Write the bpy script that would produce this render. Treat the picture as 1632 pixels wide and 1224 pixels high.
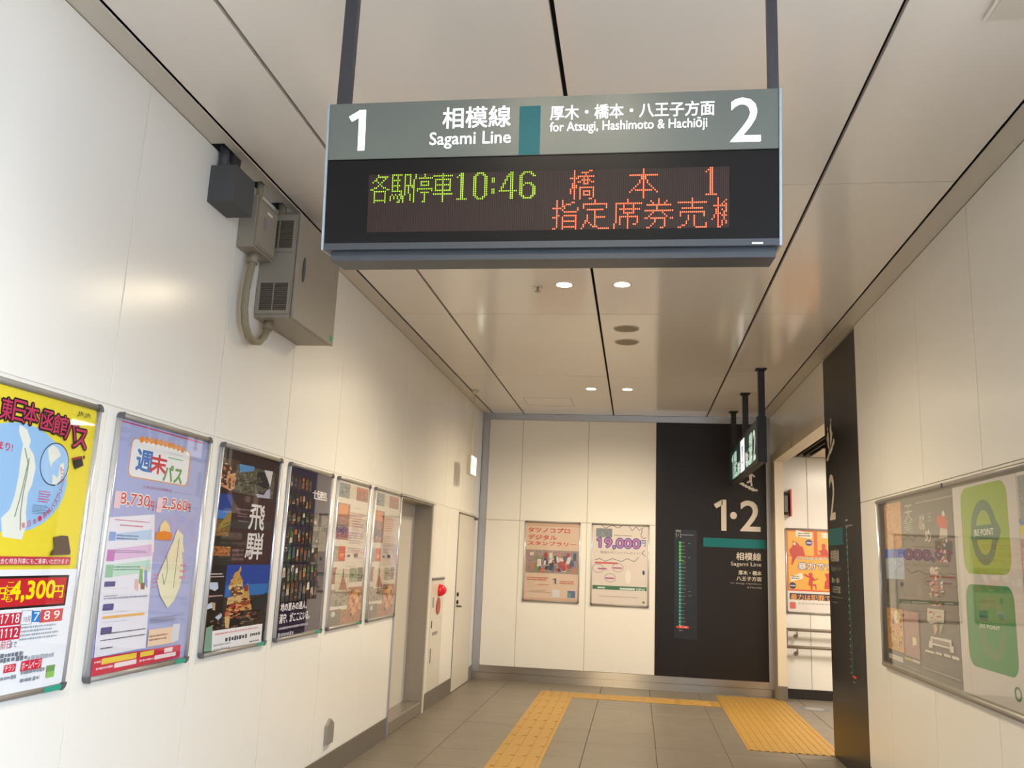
import bpy, bmesh, math, random
from mathutils import Vector, Matrix

for o in list(bpy.data.objects):
    bpy.data.objects.remove(o, do_unlink=True)
SC = bpy.context.scene
COL = SC.collection

# ------------------------------------------------------------------ camera
cam_d = bpy.data.cameras.new('camera')
cam_d.sensor_fit = 'HORIZONTAL'
cam_d.sensor_width = 36.0
cam_d.lens = 1376.195 * 36.0 / 1632.0
cam_d.clip_start = 0.05
cam = bpy.data.objects.new('camera', cam_d)
COL.objects.link(cam)
RX = Vector((0.98938, 0.139376, 0.041238))
UP = Vector((-0.012396, -0.201772, 0.979354))
FW = Vector((-0.144819, 0.969465, 0.197901))
cam.matrix_world = Matrix(((RX.x, UP.x, -FW.x, 0), (RX.y, UP.y, -FW.y, 0), (RX.z, UP.z, -FW.z, 1.5), (0, 0, 0, 1)))
SC.camera = cam

# ------------------------------------------------------------------ world, exposure
wd = bpy.data.worlds.new('sky')
SC.world = wd
wd.use_nodes = True
bg = wd.node_tree.nodes['Background']
bg.inputs[0].default_value = (0.63, 0.79, 1.0, 1)
bg.inputs[1].default_value = 5.6
vs = SC.view_settings
vs.view_transform = 'Standard'
vs.look = 'None'
vs.gamma = 1.0
vs.exposure = 0.28
vs.use_curve_mapping = False
LAMP_W = 38.0          # each ceiling downlight
HALL_W = 88.0          # unseen fill luminaire added in the stairway

SC.cycles.max_bounces = 6
SC.cycles.use_adaptive_sampling = True
SC.cycles.adaptive_threshold = 0.03
SC.cycles.diffuse_bounces = 4
SC.cycles.glossy_bounces = 3
SC.cycles.transparent_max_bounces = 10
SC.cycles.caustics_reflective = False
SC.cycles.caustics_refractive = False

# ------------------------------------------------------------------ materials
def lin(h):
    r = []
    for i in (0, 2, 4):
        c = int(h[i:i + 2], 16) / 255
        r.append(c / 12.92 if c <= 0.04045 else ((c + 0.055) / 1.055) ** 2.4)
    return tuple(r) + (1,)

MATS = {}
def mat(name, hexcol, rough=0.5, metal=0.0, emit=0.0, noise=0.0, nscale=6.0, bump=0.0, spec=0.5, coat=0.0):
    if name in MATS:
        return MATS[name]
    m = bpy.data.materials.new(name)
    m.use_nodes = True
    nt = m.node_tree
    p = nt.nodes['Principled BSDF']
    c = lin(hexcol)
    p.inputs['Base Color'].default_value = c
    p.inputs['Roughness'].default_value = rough
    p.inputs['Metallic'].default_value = metal
    p.inputs['Specular IOR Level'].default_value = spec
    if coat:
        p.inputs['Coat Weight'].default_value = coat
        p.inputs['Coat Roughness'].default_value = 0.08
    if emit:
        p.inputs['Emission Color'].default_value = c
        p.inputs['Emission Strength'].default_value = emit
    if noise or bump:
        tc = nt.nodes.new('ShaderNodeTexCoord')
        nz = nt.nodes.new('ShaderNodeTexNoise')
        nz.inputs['Scale'].default_value = nscale
        nz.inputs['Detail'].default_value = 6
        geo = nt.nodes.new('ShaderNodeNewGeometry')
        nt.links.new(geo.outputs['Position'], nz.inputs['Vector'])
        if noise:
            mx = nt.nodes.new('ShaderNodeMix')
            mx.data_type = 'RGBA'
            mx.inputs[6].default_value = tuple(max(0, x * (1 - noise)) for x in c[:3]) + (1,)
            mx.inputs[7].default_value = tuple(min(1, x * (1 + noise)) for x in c[:3]) + (1,)
            nt.links.new(nz.outputs['Fac'], mx.inputs[0])
            nt.links.new(mx.outputs[2], p.inputs['Base Color'])
        if bump:
            bp = nt.nodes.new('ShaderNodeBump')
            bp.inputs['Strength'].default_value = bump
            bp.inputs['Distance'].default_value = 0.003
            nt.links.new(nz.outputs['Fac'], bp.inputs['Height'])
            nt.links.new(bp.outputs['Normal'], p.inputs['Normal'])
    MATS[name] = m
    return m

def ink(h):
    return mat('ink_' + h, h, rough=0.55, spec=0.3)

PAL = {
 'brown': ('2a1a16', '5a3626', '3a2018', '8a5a38'), 'town': ('2a2c26', '5d5a48', '3a3c38', '8c8468'),
 'autumn': ('5a5028', '8a6a34', '6a3a22', 'a08a48'), 'fire': ('2a1a14', 'd87a34', '4a2418', 'e8b060'),
 'festival': ('1a1416', '3a2218', '241c1e', '5a3826'), 'fallsgrey': ('5a544e', '8a847c', '6a645c', 'a8a298'),
 'town2': ('6a7278', '8f979a', '5a6066', 'a8aca8'), 'pale': ('cfc4ae', 'ddd2be', 'b8b094', 'e4dccc'),
 'sunset': ('8a5a50', 'b8604a', '6a4a4c', 'c87a58'), 'sunset2': ('b07050', '5a5070', 'c07a58', '403a50'),
 'grey': ('9a9488', 'b8b0a2', '80786c', 'c8c0b0'), 'grey2': ('8a7c6a', 'b0a690', '6a5c4c', 'c4b8a0'),
 'red2': ('9a4a3a', 'b86a54', '7a3c30', 'c8907a'), 'green': ('b8b8a0', '4a7a60', 'c8c4ac', '6a8c74'),
 'dark': ('3a3834', '8a8474', '5a564c', 'b0a890'), 'food': ('8a3e28', 'c87a4a', '5a3828', 'd8a068'),
 'dim': ('6a6258', '7c7468', '5a544c', '8a8276'), 'food2': ('9a5a3c', 'b87850', '7a4a34', 'c89a70'),
 'crowd': ('a89488', '5a5a6c', 'c8a894', '7a4a44'), 'orange': ('c88a4a', 'e0b07a', 'a86a3a', 'd8a060'),
 'sea': ('6a90c8', 'a8bccc', '88a8c8', 'c8ccc4'), 'lantern': ('c87a34', 'f0c070', 'a85a30', 'e8b050'),
 'pinkf': ('a8707a', 'b88a6a', '8a6a80', 'c89a60'), 'newsprint': ('8a8884', 'a8a6a2', '7a7874', 'b8b6b0'),
 'confetti': ('d0c8c4', 'b04a4a', 'e0d8d0', '4a6aa0'),
}
def photo(pal):
    name = 'photo_' + pal
    if name in MATS:
        return MATS[name]
    m = bpy.data.materials.new(name)
    m.use_nodes = True
    nt = m.node_tree
    p = nt.nodes['Principled BSDF']
    p.inputs['Roughness'].default_value = 0.55
    geo = nt.nodes.new('ShaderNodeNewGeometry')
    nz = nt.nodes.new('ShaderNodeTexNoise')
    nz.inputs['Scale'].default_value = 40 if pal not in ('newsprint', 'confetti', 'crowd') else 70
    nz.inputs['Detail'].default_value = 4
    nz.inputs['Distortion'].default_value = 1.2
    nt.links.new(geo.outputs['Position'], nz.inputs['Vector'])
    rp = nt.nodes.new('ShaderNodeValToRGB')
    cs = PAL[pal]
    e = rp.color_ramp.elements
    e[0].position = 0.36; e[0].color = lin(cs[0])
    e[1].position = 0.66; e[1].color = lin(cs[3])
    for q, cc in ((0.46, cs[1]), (0.55, cs[2])):
        n = e.new(q); n.color = lin(cc)
    nt.links.new(nz.outputs['Fac'], rp.inputs['Fac'])
    nt.links.new(rp.outputs['Color'], p.inputs['Base Color'])
    MATS[name] = m
    return m

def clear_mat():
    m = bpy.data.materials.new('clear_cover')
    m.use_nodes = True
    nt = m.node_tree
    nt.nodes.remove(nt.nodes['Principled BSDF'])
    out = nt.nodes['Material Output']
    tr = nt.nodes.new('ShaderNodeBsdfTransparent')
    gl = nt.nodes.new('ShaderNodeBsdfGlossy')
    gl.inputs['Roughness'].default_value = 0.02
    lw = nt.nodes.new('ShaderNodeLayerWeight')
    lw.inputs[0].default_value = 0.5
    pw = nt.nodes.new('ShaderNodeMath'); pw.operation = 'POWER'; pw.inputs[1].default_value = 5.0
    fr = nt.nodes.new('ShaderNodeMath'); fr.operation = 'MULTIPLY_ADD'; fr.inputs[1].default_value = 0.9; fr.inputs[2].default_value = 0.03
    nt.links.new(lw.outputs['Facing'], pw.inputs[0])
    nt.links.new(pw.outputs[0], fr.inputs[0])
    mx = nt.nodes.new('ShaderNodeMixShader')
    nt.links.new(fr.outputs[0], mx.inputs[0])
    nt.links.new(tr.outputs[0], mx.inputs[1])
    nt.links.new(gl.outputs[0], mx.inputs[2])
    nt.links.new(mx.outputs[0], out.inputs[0])
    return m

M_WALL = mat('white_wall_panel', 'eeebe4', rough=0.22, noise=0.012, nscale=3, spec=0.5)
M_SEAL = mat('white_sealant', 'e4ded2', rough=0.6)
M_GREYSEAL = mat('grey_sealant', 'a59c8e', rough=0.6)
M_CEIL = mat('satin_ceiling_panel', 'efeae4', rough=0.13, noise=0.012, nscale=2, spec=0.55)
M_DARK = mat('dark_void', '1b1817', rough=0.9)
M_TILE = mat('stone_tile', '776e62', rough=0.42, noise=0.16, nscale=5, bump=0.08)
M_GROUT = mat('grout', '4c4740', rough=0.9)
M_YEL = mat('tactile_yellow', 'a9833f', rough=0.5, noise=0.08, nscale=9)
M_STEEL = mat('brushed_steel', '9d948a', rough=0.32, metal=0.6, noise=0.06, nscale=30)
M_BRUSH = mat('brushed_steel_baseboard', 'b3a89a', rough=0.34, metal=1.0)
_p = M_BRUSH.node_tree.nodes['Principled BSDF']
_p.inputs['Anisotropic'].default_value = 1.0
_c = M_BRUSH.node_tree.nodes.new('ShaderNodeCombineXYZ')
_c.inputs[2].default_value = 1.0
M_BRUSH.node_tree.links.new(_c.outputs[0], _p.inputs['Tangent'])
M_BASE = mat('vinyl_baseboard', '7c746a', rough=0.32, metal=0.4)
M_ALU = mat('aluminium', 'b4b3b4', rough=0.3, metal=0.7)
M_CHROME = mat('bright_aluminium', 'e2e2e4', rough=0.24, metal=0.6)
M_RAILG = mat('grey_aluminium_rail', '9c968e', rough=0.4, metal=0.3)
M_CAP = mat('dark_corner_cap', '5c5d62', rough=0.35)
M_BLACK = mat('black_panel', '241f1e', rough=0.3, spec=0.25)
M_SIGNBLK = mat('black_display', '121113', rough=0.3, spec=0.2)
M_POLE = mat('dark_pole', '3a3a40', rough=0.5)
M_BEIGE = mat('beige_cabinet', '968e81', rough=0.5, noise=0.03)
M_BEIGED = mat('dark_louvre', '5c544a', rough=0.6)
M_GREYBOX = mat('grey_box', '4a4d4f', rough=0.55)
M_CREAM = mat('cream_frame', 'd8cdb6', rough=0.4)
M_DOOR = mat('white_door', 'd9d2c6', rough=0.3)
M_JAMB = mat('jamb_grey', 'a59a8b', rough=0.35, metal=0.3)
M_GREEN = mat('green_sticker', '2a9a80', rough=0.5)
M_COVER = clear_mat()
M_WHITE = mat('plain_white', 'e6e4e0', rough=0.4)

# ------------------------------------------------------------------ mesh helpers
class MB:
    def __init__(self):
        self.v, self.f, self.mi, self.sm = [], [], [], []
    def add(self, vs, fs, mi=0, smooth=False):
        b = len(self.v)
        self.v += [tuple(p) for p in vs]
        self.f += [tuple(i + b for i in f) for f in fs]
        self.mi += [mi] * len(fs)
        self.sm += [smooth] * len(fs)
        return self
    def box(self, x0, x1, y0, y1, z0, z1, bev=0.0):
        x0, x1 = min(x0, x1), max(x0, x1); y0, y1 = min(y0, y1), max(y0, y1); z0, z1 = min(z0, z1), max(z0, z1)
        if not bev:
            vs = [(x, y, z) for x in (x0, x1) for y in (y0, y1) for z in (z0, z1)]
            return self.add(vs, [(0, 1, 3, 2), (4, 6, 7, 5), (0, 4, 5, 1), (2, 3, 7, 6), (0, 2, 6, 4), (1, 5, 7, 3)])
        bm = bmesh.new()
        bmesh.ops.create_cube(bm, size=1)
        for v in bm.verts:
            v.co = Vector(((x0 + x1) / 2 + v.co.x * (x1 - x0), (y0 + y1) / 2 + v.co.y * (y1 - y0), (z0 + z1) / 2 + v.co.z * (z1 - z0)))
        bmesh.ops.bevel(bm, geom=list(bm.edges), offset=bev, segments=2, affect='EDGES', profile=0.5)
        bm.verts.index_update()
        self.add([v.co.copy() for v in bm.verts], [tuple(v.index for v in f.verts) for f in bm.faces])
        bm.free()
        return self
    def prism(self, poly, fn, d0, d1, smooth=False):
        """poly: 2D points; fn(u, v, d) -> 3D"""
        n = len(poly)
        vs = [fn(u, v, d0) for u, v in poly] + [fn(u, v, d1) for u, v in poly]
        self.add(vs, [tuple(range(n))[::-1], tuple(range(n, 2 * n))])
        return self.add(vs, [(i, (i + 1) % n, n + (i + 1) % n, n + i) for i in range(n)], smooth=smooth)
    def tube(self, pts, r, seg=10, cap=True):
        pts = [Vector(p) for p in pts]
        rings = []
        ref = Vector((0.13, 0.21, 0.97))
        for i, p in enumerate(pts):
            t = (pts[min(i + 1, len(pts) - 1)] - pts[max(i - 1, 0)]).normalized()
            a = t.cross(ref)
            if a.length < 1e-3:
                a = t.cross(Vector((1, 0, 0)))
            a.normalize()
            b = t.cross(a)
            rr = r[i] if isinstance(r, (list, tuple)) else r
            rings.append([p + (a * math.cos(k * 2 * math.pi / seg) + b * math.sin(k * 2 * math.pi / seg)) * rr for k in range(seg)])
        vs = [q for ring in rings for q in ring]
        fs = []
        for i in range(len(pts) - 1):
            for k in range(seg):
                fs.append((i * seg + k, i * seg + (k + 1) % seg, (i + 1) * seg + (k + 1) % seg, (i + 1) * seg + k))
        self.add(vs, fs, smooth=True)
        if cap:
            n = len(pts) - 1
            self.add(rings[0], [tuple(range(seg))])
            self.add(rings[n], [tuple(range(seg))])
        return self
    def mesh(self, name, mats, off=(0, 0, 0)):
        me = bpy.data.meshes.new(name)
        o = Vector(off)
        me.from_pydata([tuple(Vector(p) - o) for p in self.v], [], self.f)
        for m in (mats if isinstance(mats, (list, tuple)) else [mats]):
            me.materials.append(m)
        me.polygons.foreach_set('material_index', self.mi)
        me.polygons.foreach_set('use_smooth', self.sm)
        bm = bmesh.new(); bm.from_mesh(me)
        bmesh.ops.remove_doubles(bm, verts=bm.verts, dist=1e-6)
        if not getattr(self, 'flat2d', False):
            bmesh.ops.recalc_face_normals(bm, faces=bm.faces)
        bm.to_mesh(me); bm.free()
        me.update()
        return me
    def build(self, name, mats, parent=None, loc=None):
        base = wloc(parent) if parent else Vector((0, 0, 0))
        if loc is not None:
            base = Vector(loc)
        me = self.mesh(name, mats, base)
        o = bpy.data.objects.new(name, me)
        COL.objects.link(o)
        if parent:
            o.parent = parent
            o.location = base - wloc(parent)
        else:
            o.location = base
        return o

def wloc(o):
    p = Vector((0, 0, 0))
    while o:
        p += o.location
        o = o.parent
    return p

def thing(name, label, cat, loc=(0, 0, 0), group=None):
    o = bpy.data.objects.new(name, None)
    o.empty_display_size = 0.1
    COL.objects.link(o)
    o.location = loc
    o['label'] = label
    o['category'] = cat
    if group:
        o['group'] = group
    return o

def tag(o, label, cat, group=None):
    o['label'] = label
    o['category'] = cat
    if group:
        o['group'] = group
    return o

def struct(o, label=None, cat=None):
    o['kind'] = 'structure'
    if label:
        o['label'] = label
    if cat:
        o['category'] = cat
    return o

def inst(me, name, parent, loc):
    o = bpy.data.objects.new(name, me)
    COL.objects.link(o)
    o.parent = parent
    o.location = Vector(loc) - wloc(parent)
    return o

def box(name, m, parent, *b, bev=0.0, loc=None):
    return MB().box(*b, bev=bev).build(name, m, parent, loc)

# ------------------------------------------------------------------ text
TXT = {}
def text_mesh(s, off=0.0):
    key = (s, off)
    if key in TXT:
        return TXT[key]
    c = bpy.data.curves.new('t', 'FONT')
    c.body = s
    c.resolution_u = 3
    c.offset = off
    c.space_line = 0.9
    c.align_x = 'CENTER' if '\n' in s else 'LEFT'
    o = bpy.data.objects.new('t', c)
    COL.objects.link(o)
    bpy.context.view_layer.update()
    me = bpy.data.meshes.new_from_object(o.evaluated_get(bpy.context.evaluated_depsgraph_get()))
    vs = [tuple(v.co[:2]) for v in me.vertices]
    fs = [tuple(p.vertices) for p in me.polygons]
    if '1' in s:                                   # the font's 1 is a bare stem: add its flag
        for x0 in sorted({round(v[0], 4) for v in vs if abs(v[1] - 0.682) < 0.003}):
            if any(abs(v[0] - x0 - 0.098) < 0.002 and abs(v[1] - 0.682) < 0.003 for v in vs) and any(abs(v[0] - x0) < 0.002 and abs(v[1]) < 0.003 for v in vs):
                n = len(vs)
                vs += [(x0 + 0.02, 0.682), (x0 - 0.15, 0.575), (x0 - 0.105, 0.495), (x0 + 0.02, 0.575)]
                fs.append((n, n + 1, n + 2, n + 3))
    bpy.data.objects.remove(o, do_unlink=True)
    bpy.data.curves.remove(c)
    bpy.data.meshes.remove(me)
    x0 = min(v[0] for v in vs); x1 = max(v[0] for v in vs)
    y0 = min(v[1] for v in vs); y1 = max(v[1] for v in vs)
    w = max(x1 - x0, 1e-6); h = max(y1 - y0, 1e-6)
    TXT[key] = ([((v[0] - x0) / w, (v[1] - y0) / h) for v in vs], fs, w / h)
    return TXT[key]

class Print:
    """flat printing on a plane: fn(a, b, d) -> 3D, layers stacked outward by d"""
    def __init__(self, fn, clip=None, d0=0.0004, step=0.00006):
        self.fn, self.clip, self.d, self.step = fn, clip, d0, step
        self.mb = MB(); self.mb.flat2d = True
        self.mats, self.idx = [], {}
        self.rng = random.Random(7)
    def m(self, mt):
        if mt.name not in self.idx:
            self.idx[mt.name] = len(self.mats)
            self.mats.append(mt)
        return self.idx[mt.name]
    def put(self, pts, faces, mt):
        if self.clip:
            a0, a1, b0, b1 = self.clip
            pts = [(min(max(a, a0), a1), min(max(b, b0), b1)) for a, b in pts]
        self.mb.add([self.fn(a, b, self.d) for a, b in pts], faces, self.m(mt))
    def up(self):
        self.d += self.step
    def poly(self, pts, mt):
        self.put(pts, [tuple(range(len(pts)))], mt); self.up()
    def rect(self, a0, b0, a1, b1, mt):
        self.poly([(a0, b0), (a1, b0), (a1, b1), (a0, b1)], mt)
    def rrect(self, a0, b0, a1, b1, mt, r=None):
        w, h = abs(a1 - a0), abs(b1 - b0)
        r = min(w, h) * 0.18 if r is None else r
        lo, hi, bo, to = min(a0, a1), max(a0, a1), min(b0, b1), max(b0, b1)
        pts = []
        for cx, cy, s in ((hi - r, to - r, 0), (lo + r, to - r, 90), (lo + r, bo + r, 180), (hi - r, bo + r, 270)):
            for k in range(5):
                t = math.radians(s + k * 22.5)
                pts.append((cx + r * math.cos(t), cy + r * math.sin(t)))
        self.poly(pts, mt)
    def ell(self, a, b, ra, rb, mt, n=28):
        self.poly([(a + ra * math.cos(2 * math.pi * k / n), b + rb * math.sin(2 * math.pi * k / n)) for k in range(n)], mt)
    def ring(self, outer, inner, mt):
        n = len(outer)
        self.put(outer + inner, [(i, (i + 1) % n, n + (i + 1) % n, n + i) for i in range(n)], mt); self.up()
    def line(self, pts, w, mt):
        for (a0, b0), (a1, b1) in zip(pts, pts[1:]):
            dx, dy = a1 - a0, b1 - b0
            L = math.hypot(dx, dy) or 1
            nx, ny = -dy / L * w / 2, dx / L * w / 2
            self.put([(a0 + nx, b0 + ny), (a0 - nx, b0 - ny), (a1 - nx, b1 - ny), (a1 + nx, b1 + ny)], [(0, 1, 2, 3)], mt)
        self.up()
    def text(self, s, a0, b0, a1, b1, mt, bold=0.0, grow=0.0):
        vs, fs, ar = text_mesh(s)
        lo, hi, bo, to = min(a0, a1) - grow, max(a0, a1) + grow, min(b0, b1) - grow, max(b0, b1) + grow
        rows = s.count('\n') + 1
        cw = (to - bo) / rows
        st = min(cw, (hi - lo) * 1.3) * bold
        if st:
            lo += st; hi -= st; bo += st; to -= st
        n = 4 if bold < 0.06 else 8
        for k in range(n if st else 1):
            self.d += 0.00003
            dx = st * math.cos(2 * math.pi * (k + 0.5) / n); dy = st * math.sin(2 * math.pi * (k + 0.5) / n)
            self.put([(lo + u * (hi - lo) + dx, bo + v * (to - bo) + dy) for u, v in vs], fs, mt)
        self.up()
    def rtext(self, s, a, b, size, ang, mt):
        vs, fs, ar = text_mesh(s)
        c, sn = math.cos(ang), math.sin(ang)
        if ar > 1.15:
            size = size / ar
        pts = []
        for u, v in vs:
            x, y = (u - 0.5) * size * ar, (v - 0.5) * size
            pts.append((a + x * c - y * sn, b + x * sn + y * c))
        self.put(pts, fs, mt); self.up()
    def dashes(self, a0, b0, a1, b1, n, mt):
        lo, hi, bo, to = min(a0, a1), max(a0, a1), min(b0, b1), max(b0, b1)
        h = (to - bo) / n
        for k in range(n):
            y = to - (k + 0.5) * h
            x = lo
            end = hi - (self.rng.random() * 0.25 * (hi - lo) if n > 1 else 0)
            while x < end:
                w = h * self.rng.uniform(0.35, 0.7)
                w = max(w, (hi - lo) / 40)
                hh = h * self.rng.uniform(0.16, 0.28)
                self.put([(x, y - hh), (min(x + w, end), y - hh), (min(x + w, end), y + hh), (x, y + hh)], [(0, 1, 2, 3)], mt)
                x += w * self.rng.uniform(1.15, 1.5)
        self.up()
    def build(self, parent, name='print'):
        return self.mb.build(name, self.mats, parent)

def run_print(pr, items, shift=0.0):
    R = pr.rng
    for it in items:
        k, P = it[0], it[-1]
        p = [(P[i] + shift, P[i + 1]) for i in range(0, len(P), 2)]
        if k == 'R':
            pr.rect(*p[0], *p[1], ink(it[1]))
        elif k == 'R2':
            (a0, b0), (a1, b1) = p
            pr.line([(a0, b0), (a1, b1)], 0.02, ink(it[1]))
        elif k == 'Q':
            pr.poly(p, ink(it[1]))
        elif k == 'O':
            pr.rrect(*p[0], *p[1], ink(it[1]))
        elif k == 'E':
            pr.ell(*p[0], max(abs(p[1][0] - p[0][0]), 0.002), max(abs(p[2][1] - p[0][1]), 0.002), ink(it[1]))
        elif k == 'Y':
            a, b = p[0]
            o = [(a + 0.072 * math.cos(t * 0.2618), b + 0.055 * math.sin(t * 0.2618)) for t in range(24)]
            i_ = [(a + 0.066 * math.cos(t * 0.2618), b + 0.049 * math.sin(t * 0.2618)) for t in range(24)]
            pr.ring(o, i_, ink(it[1]))
        elif k == 'V':
            (ca, cb), (la, _), (ra, _), (_, tb), (_, bb) = p
            rl = abs(ca - la); rt = abs(tb - cb); rb = abs(cb - bb); rr = abs(ra - ca)
            o, i_ = [], []
            for t in range(36):
                th = t * math.pi / 18
                x, y = math.cos(th), math.sin(th)
                ry = rt if y > 0 else rb
                ex = rl * x
                if x > 0:
                    ex = rl * x * 0.92 + max(0, (rr - rl * 0.92)) * max(0, 1 - abs(y) / 0.38)
                o.append((ca + ex, cb + ry * y))
                i_.append((ca + rl * 0.6 * x, cb + ry * 0.68 * y))
            pr.ring(o, i_, ink(it[1]))
        elif k == 'T':
            fl = it[3] if len(it) > 4 else ''
            s = '\n'.join(it[1]) if fl == 'V' else it[1]
            pr.text(s, *p[0], *p[1], ink(it[2]), {'B': 0.02, 'H': 0.04}.get(fl, 0.0))
        elif k == 'X':
            if len(it[1]) == 1 and it[2] == '1c1a1a':
                (q0, w1), (q1, w0) = p
                cw, mid = (q1 - q0) * 0.045, (w0 + w1) / 2
                hh = 0.036 if it[1] != '・' else 0.006
                p = [(q0 + cw, mid + hh), (q1 - cw, mid - hh)]
            inner = it[3] if len(it) > 4 else 'cc3560'
            hg = abs(p[0][1] - p[1][1]) * 0.085
            pr.text(it[1], *p[0], *p[1], ink(it[2]), 0.085, hg)
            pr.text(it[1], *p[0], *p[1], ink(inner), 0.014)
        elif k == 'D':
            pr.dashes(*p[0], *p[1], int(it[2]), ink(it[1]))
        elif k == 'F':
            pr.rect(*p[0], *p[1], photo(it[1]))
        elif k in ('P', 'Z', 'Z2'):
            pr.line(p, 0.005 if k != 'Z' else 0.007, ink(it[1]))
        elif k == 'A':
            n = int(it[2]); (a0, b0), (a1, b1) = p
            for q in range(n):
                t = q / (n - 1)
                pr.ell(a0 + (a1 - a0) * t, (b0 + b1) / 2 + 0.006 * (1 - (2 * t - 1) ** 2), abs(a1 - a0) / n * 0.5, 0.014, ink(it[1]), 14)
        elif k == 'C':
            s = it[1]
            for q, ch in enumerate(s):
                th = math.radians(-74 + 92 * q / (len(s) - 1))
                pr.rtext(ch, 2.604 + 0.232 * math.cos(th), 1.695 + 0.16 * math.sin(th), 0.02, th + math.pi / 2, ink(it[2]))
        elif k in ('S', 'S2'):
            pass
        elif k in ('K', 'K2'):
            (a0, b0), (a1, b1) = p
            n = int(it[1])
            cols = ('3a3f5c', 'a8403a', 'd8c8b8', '4a5a78', 'c87a5a', '26242c', 'd8d0c8', '7a8a5a') if k == 'K' else ('c8543c', 'd9d2c8', 'b8a888', '8a9a7a', 'cfc6b4', 'c87a5a', 'e0d8cc')
            for q in range(n):
                w = abs(a1 - a0) * R.uniform(0.04, 0.09) * (1 if k == 'K' else 2.2); h = abs(b1 - b0) * R.uniform(0.12, 0.4) * (1 if k == 'K' else 0.4)
                a = R.uniform(min(a0, a1) + w, max(a0, a1) - w); b = R.uniform(min(b0, b1) + h / 2, max(b0, b1) - h / 2)
                s = R.uniform(-0.4, 0.4) * w
                pr.poly([(a - w / 2, b - h / 2), (a + w / 2, b - h / 2.4), (a + w / 2 + s, b + h / 2), (a + s - w / 3, b + h / 2.3)], ink(R.choice(cols)))
        elif k == 'N':
            cols = {'gold': ('e2bf78', 'b8843e', 'f0dca8', '8a5a2c', 'c8983e', '5a3420'), 'ember': ('b8402c', 'd87a44', '7a2a1c', 'e0b070', '4a2018'), 'night': ('2a2426', '4a3a34', '181416', '6a5648', '8a7460'),
                    'townp': ('6a6450', '3c3e38', '8c8468', 'a89c7c', '4c4a3c', '2c2e2a'), 'woodp': ('8a5a3c', 'c08a60', '4a2c20', '6a4430', 'd8a880'), 'leaf': ('8a7c34', 'b09440', '6a6428', 'a86a34', '5c6434'),
                    'foodp': ('d89a60', 'b8643c', 'e8c08c', '7a3c28', 'c87e4c', '4a2c24')}[it[1]]
            (a0, b0), (a1, b1) = p
            for q in range(int(it[2])):
                w = abs(a1 - a0) * R.uniform(0.05, 0.2); hh = abs(b1 - b0) * R.uniform(0.03, 0.14)
                a = R.uniform(min(a0, a1) + w / 2, max(a0, a1) - w / 2); bb = R.uniform(min(b0, b1) + hh / 2, max(b0, b1) - hh / 2)
                t = R.uniform(-0.3, 0.3) * hh
                pr.d -= pr.step * 0.7
                pr.poly([(a - w / 2, bb - hh / 2), (a + w / 3, bb - hh / 2 + t), (a + w / 2, bb + hh / 3 + t), (a - w / 3, bb + hh / 2)], ink(R.choice(cols)))
        elif k == 'G':
            RR = random.Random(int(it[1])); n = int(it[2]); (a0, b0), (a1, b1) = p
            cols = ('5a3a2c', '7a6a5c', '3a4a3c', '8a4a30', '4a5a6a', 'a89888', '6a7a4a', '2a2a30', 'b86a3a', '6a5848', 'c8c0b4', '3c5a58')
            w = (a1 - a0) / n
            for q in range(n):
                x0 = a0 + q * w + w * 0.06; x1 = a0 + (q + 1) * w - w * 0.1
                pr.rect(x0, b1, x1, b0, ink(RR.choice(('2c2622', '3a3230', '2a3034', '40302a'))))
                for _ in range(3):
                    hh = (b0 - b1) * RR.uniform(0.2, 0.5); yy = b1 + (b0 - b1 - hh) * RR.random()
                    ww = (x1 - x0) * RR.uniform(0.4, 0.95); xx = x0 + (x1 - x0 - ww) * RR.random()
                    pr.poly([(xx, yy), (xx + ww, yy + hh * 0.1), (xx + ww * 0.8, yy + hh), (xx + ww * 0.1, yy + hh * 0.9)], ink(RR.choice(cols)))

KINDS = {'R': 'colour_band', 'R2': 'route_line', 'Q': 'pictogram', 'E': 'pictogram', 'T': 'print', 'D': 'small_print'}
def split_print(fn, items, parent, clip=None, names=KINDS):
    for n, it in enumerate(items):
        pr = Print(fn, clip=clip, d0=0.0004 + n * 0.00006)
        run_print(pr, [it])
        if pr.mb.f:
            o = pr.build(parent, names.get(it[0], 'print'))
            if it[0] in 'TD':
                o['kind'] = 'stuff'

LF = lambda X: (lambda a, b, d: (X + d, a, b))       # left wall, faces +X, a = Y
BF = lambda Y: (lambda a, b, d: (a, Y - d, b))       # back wall, faces -Y, a = X
RF = lambda X: (lambda a, b, d: (X - d, -a, b))      # right wall, faces -X, a = -Y

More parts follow.
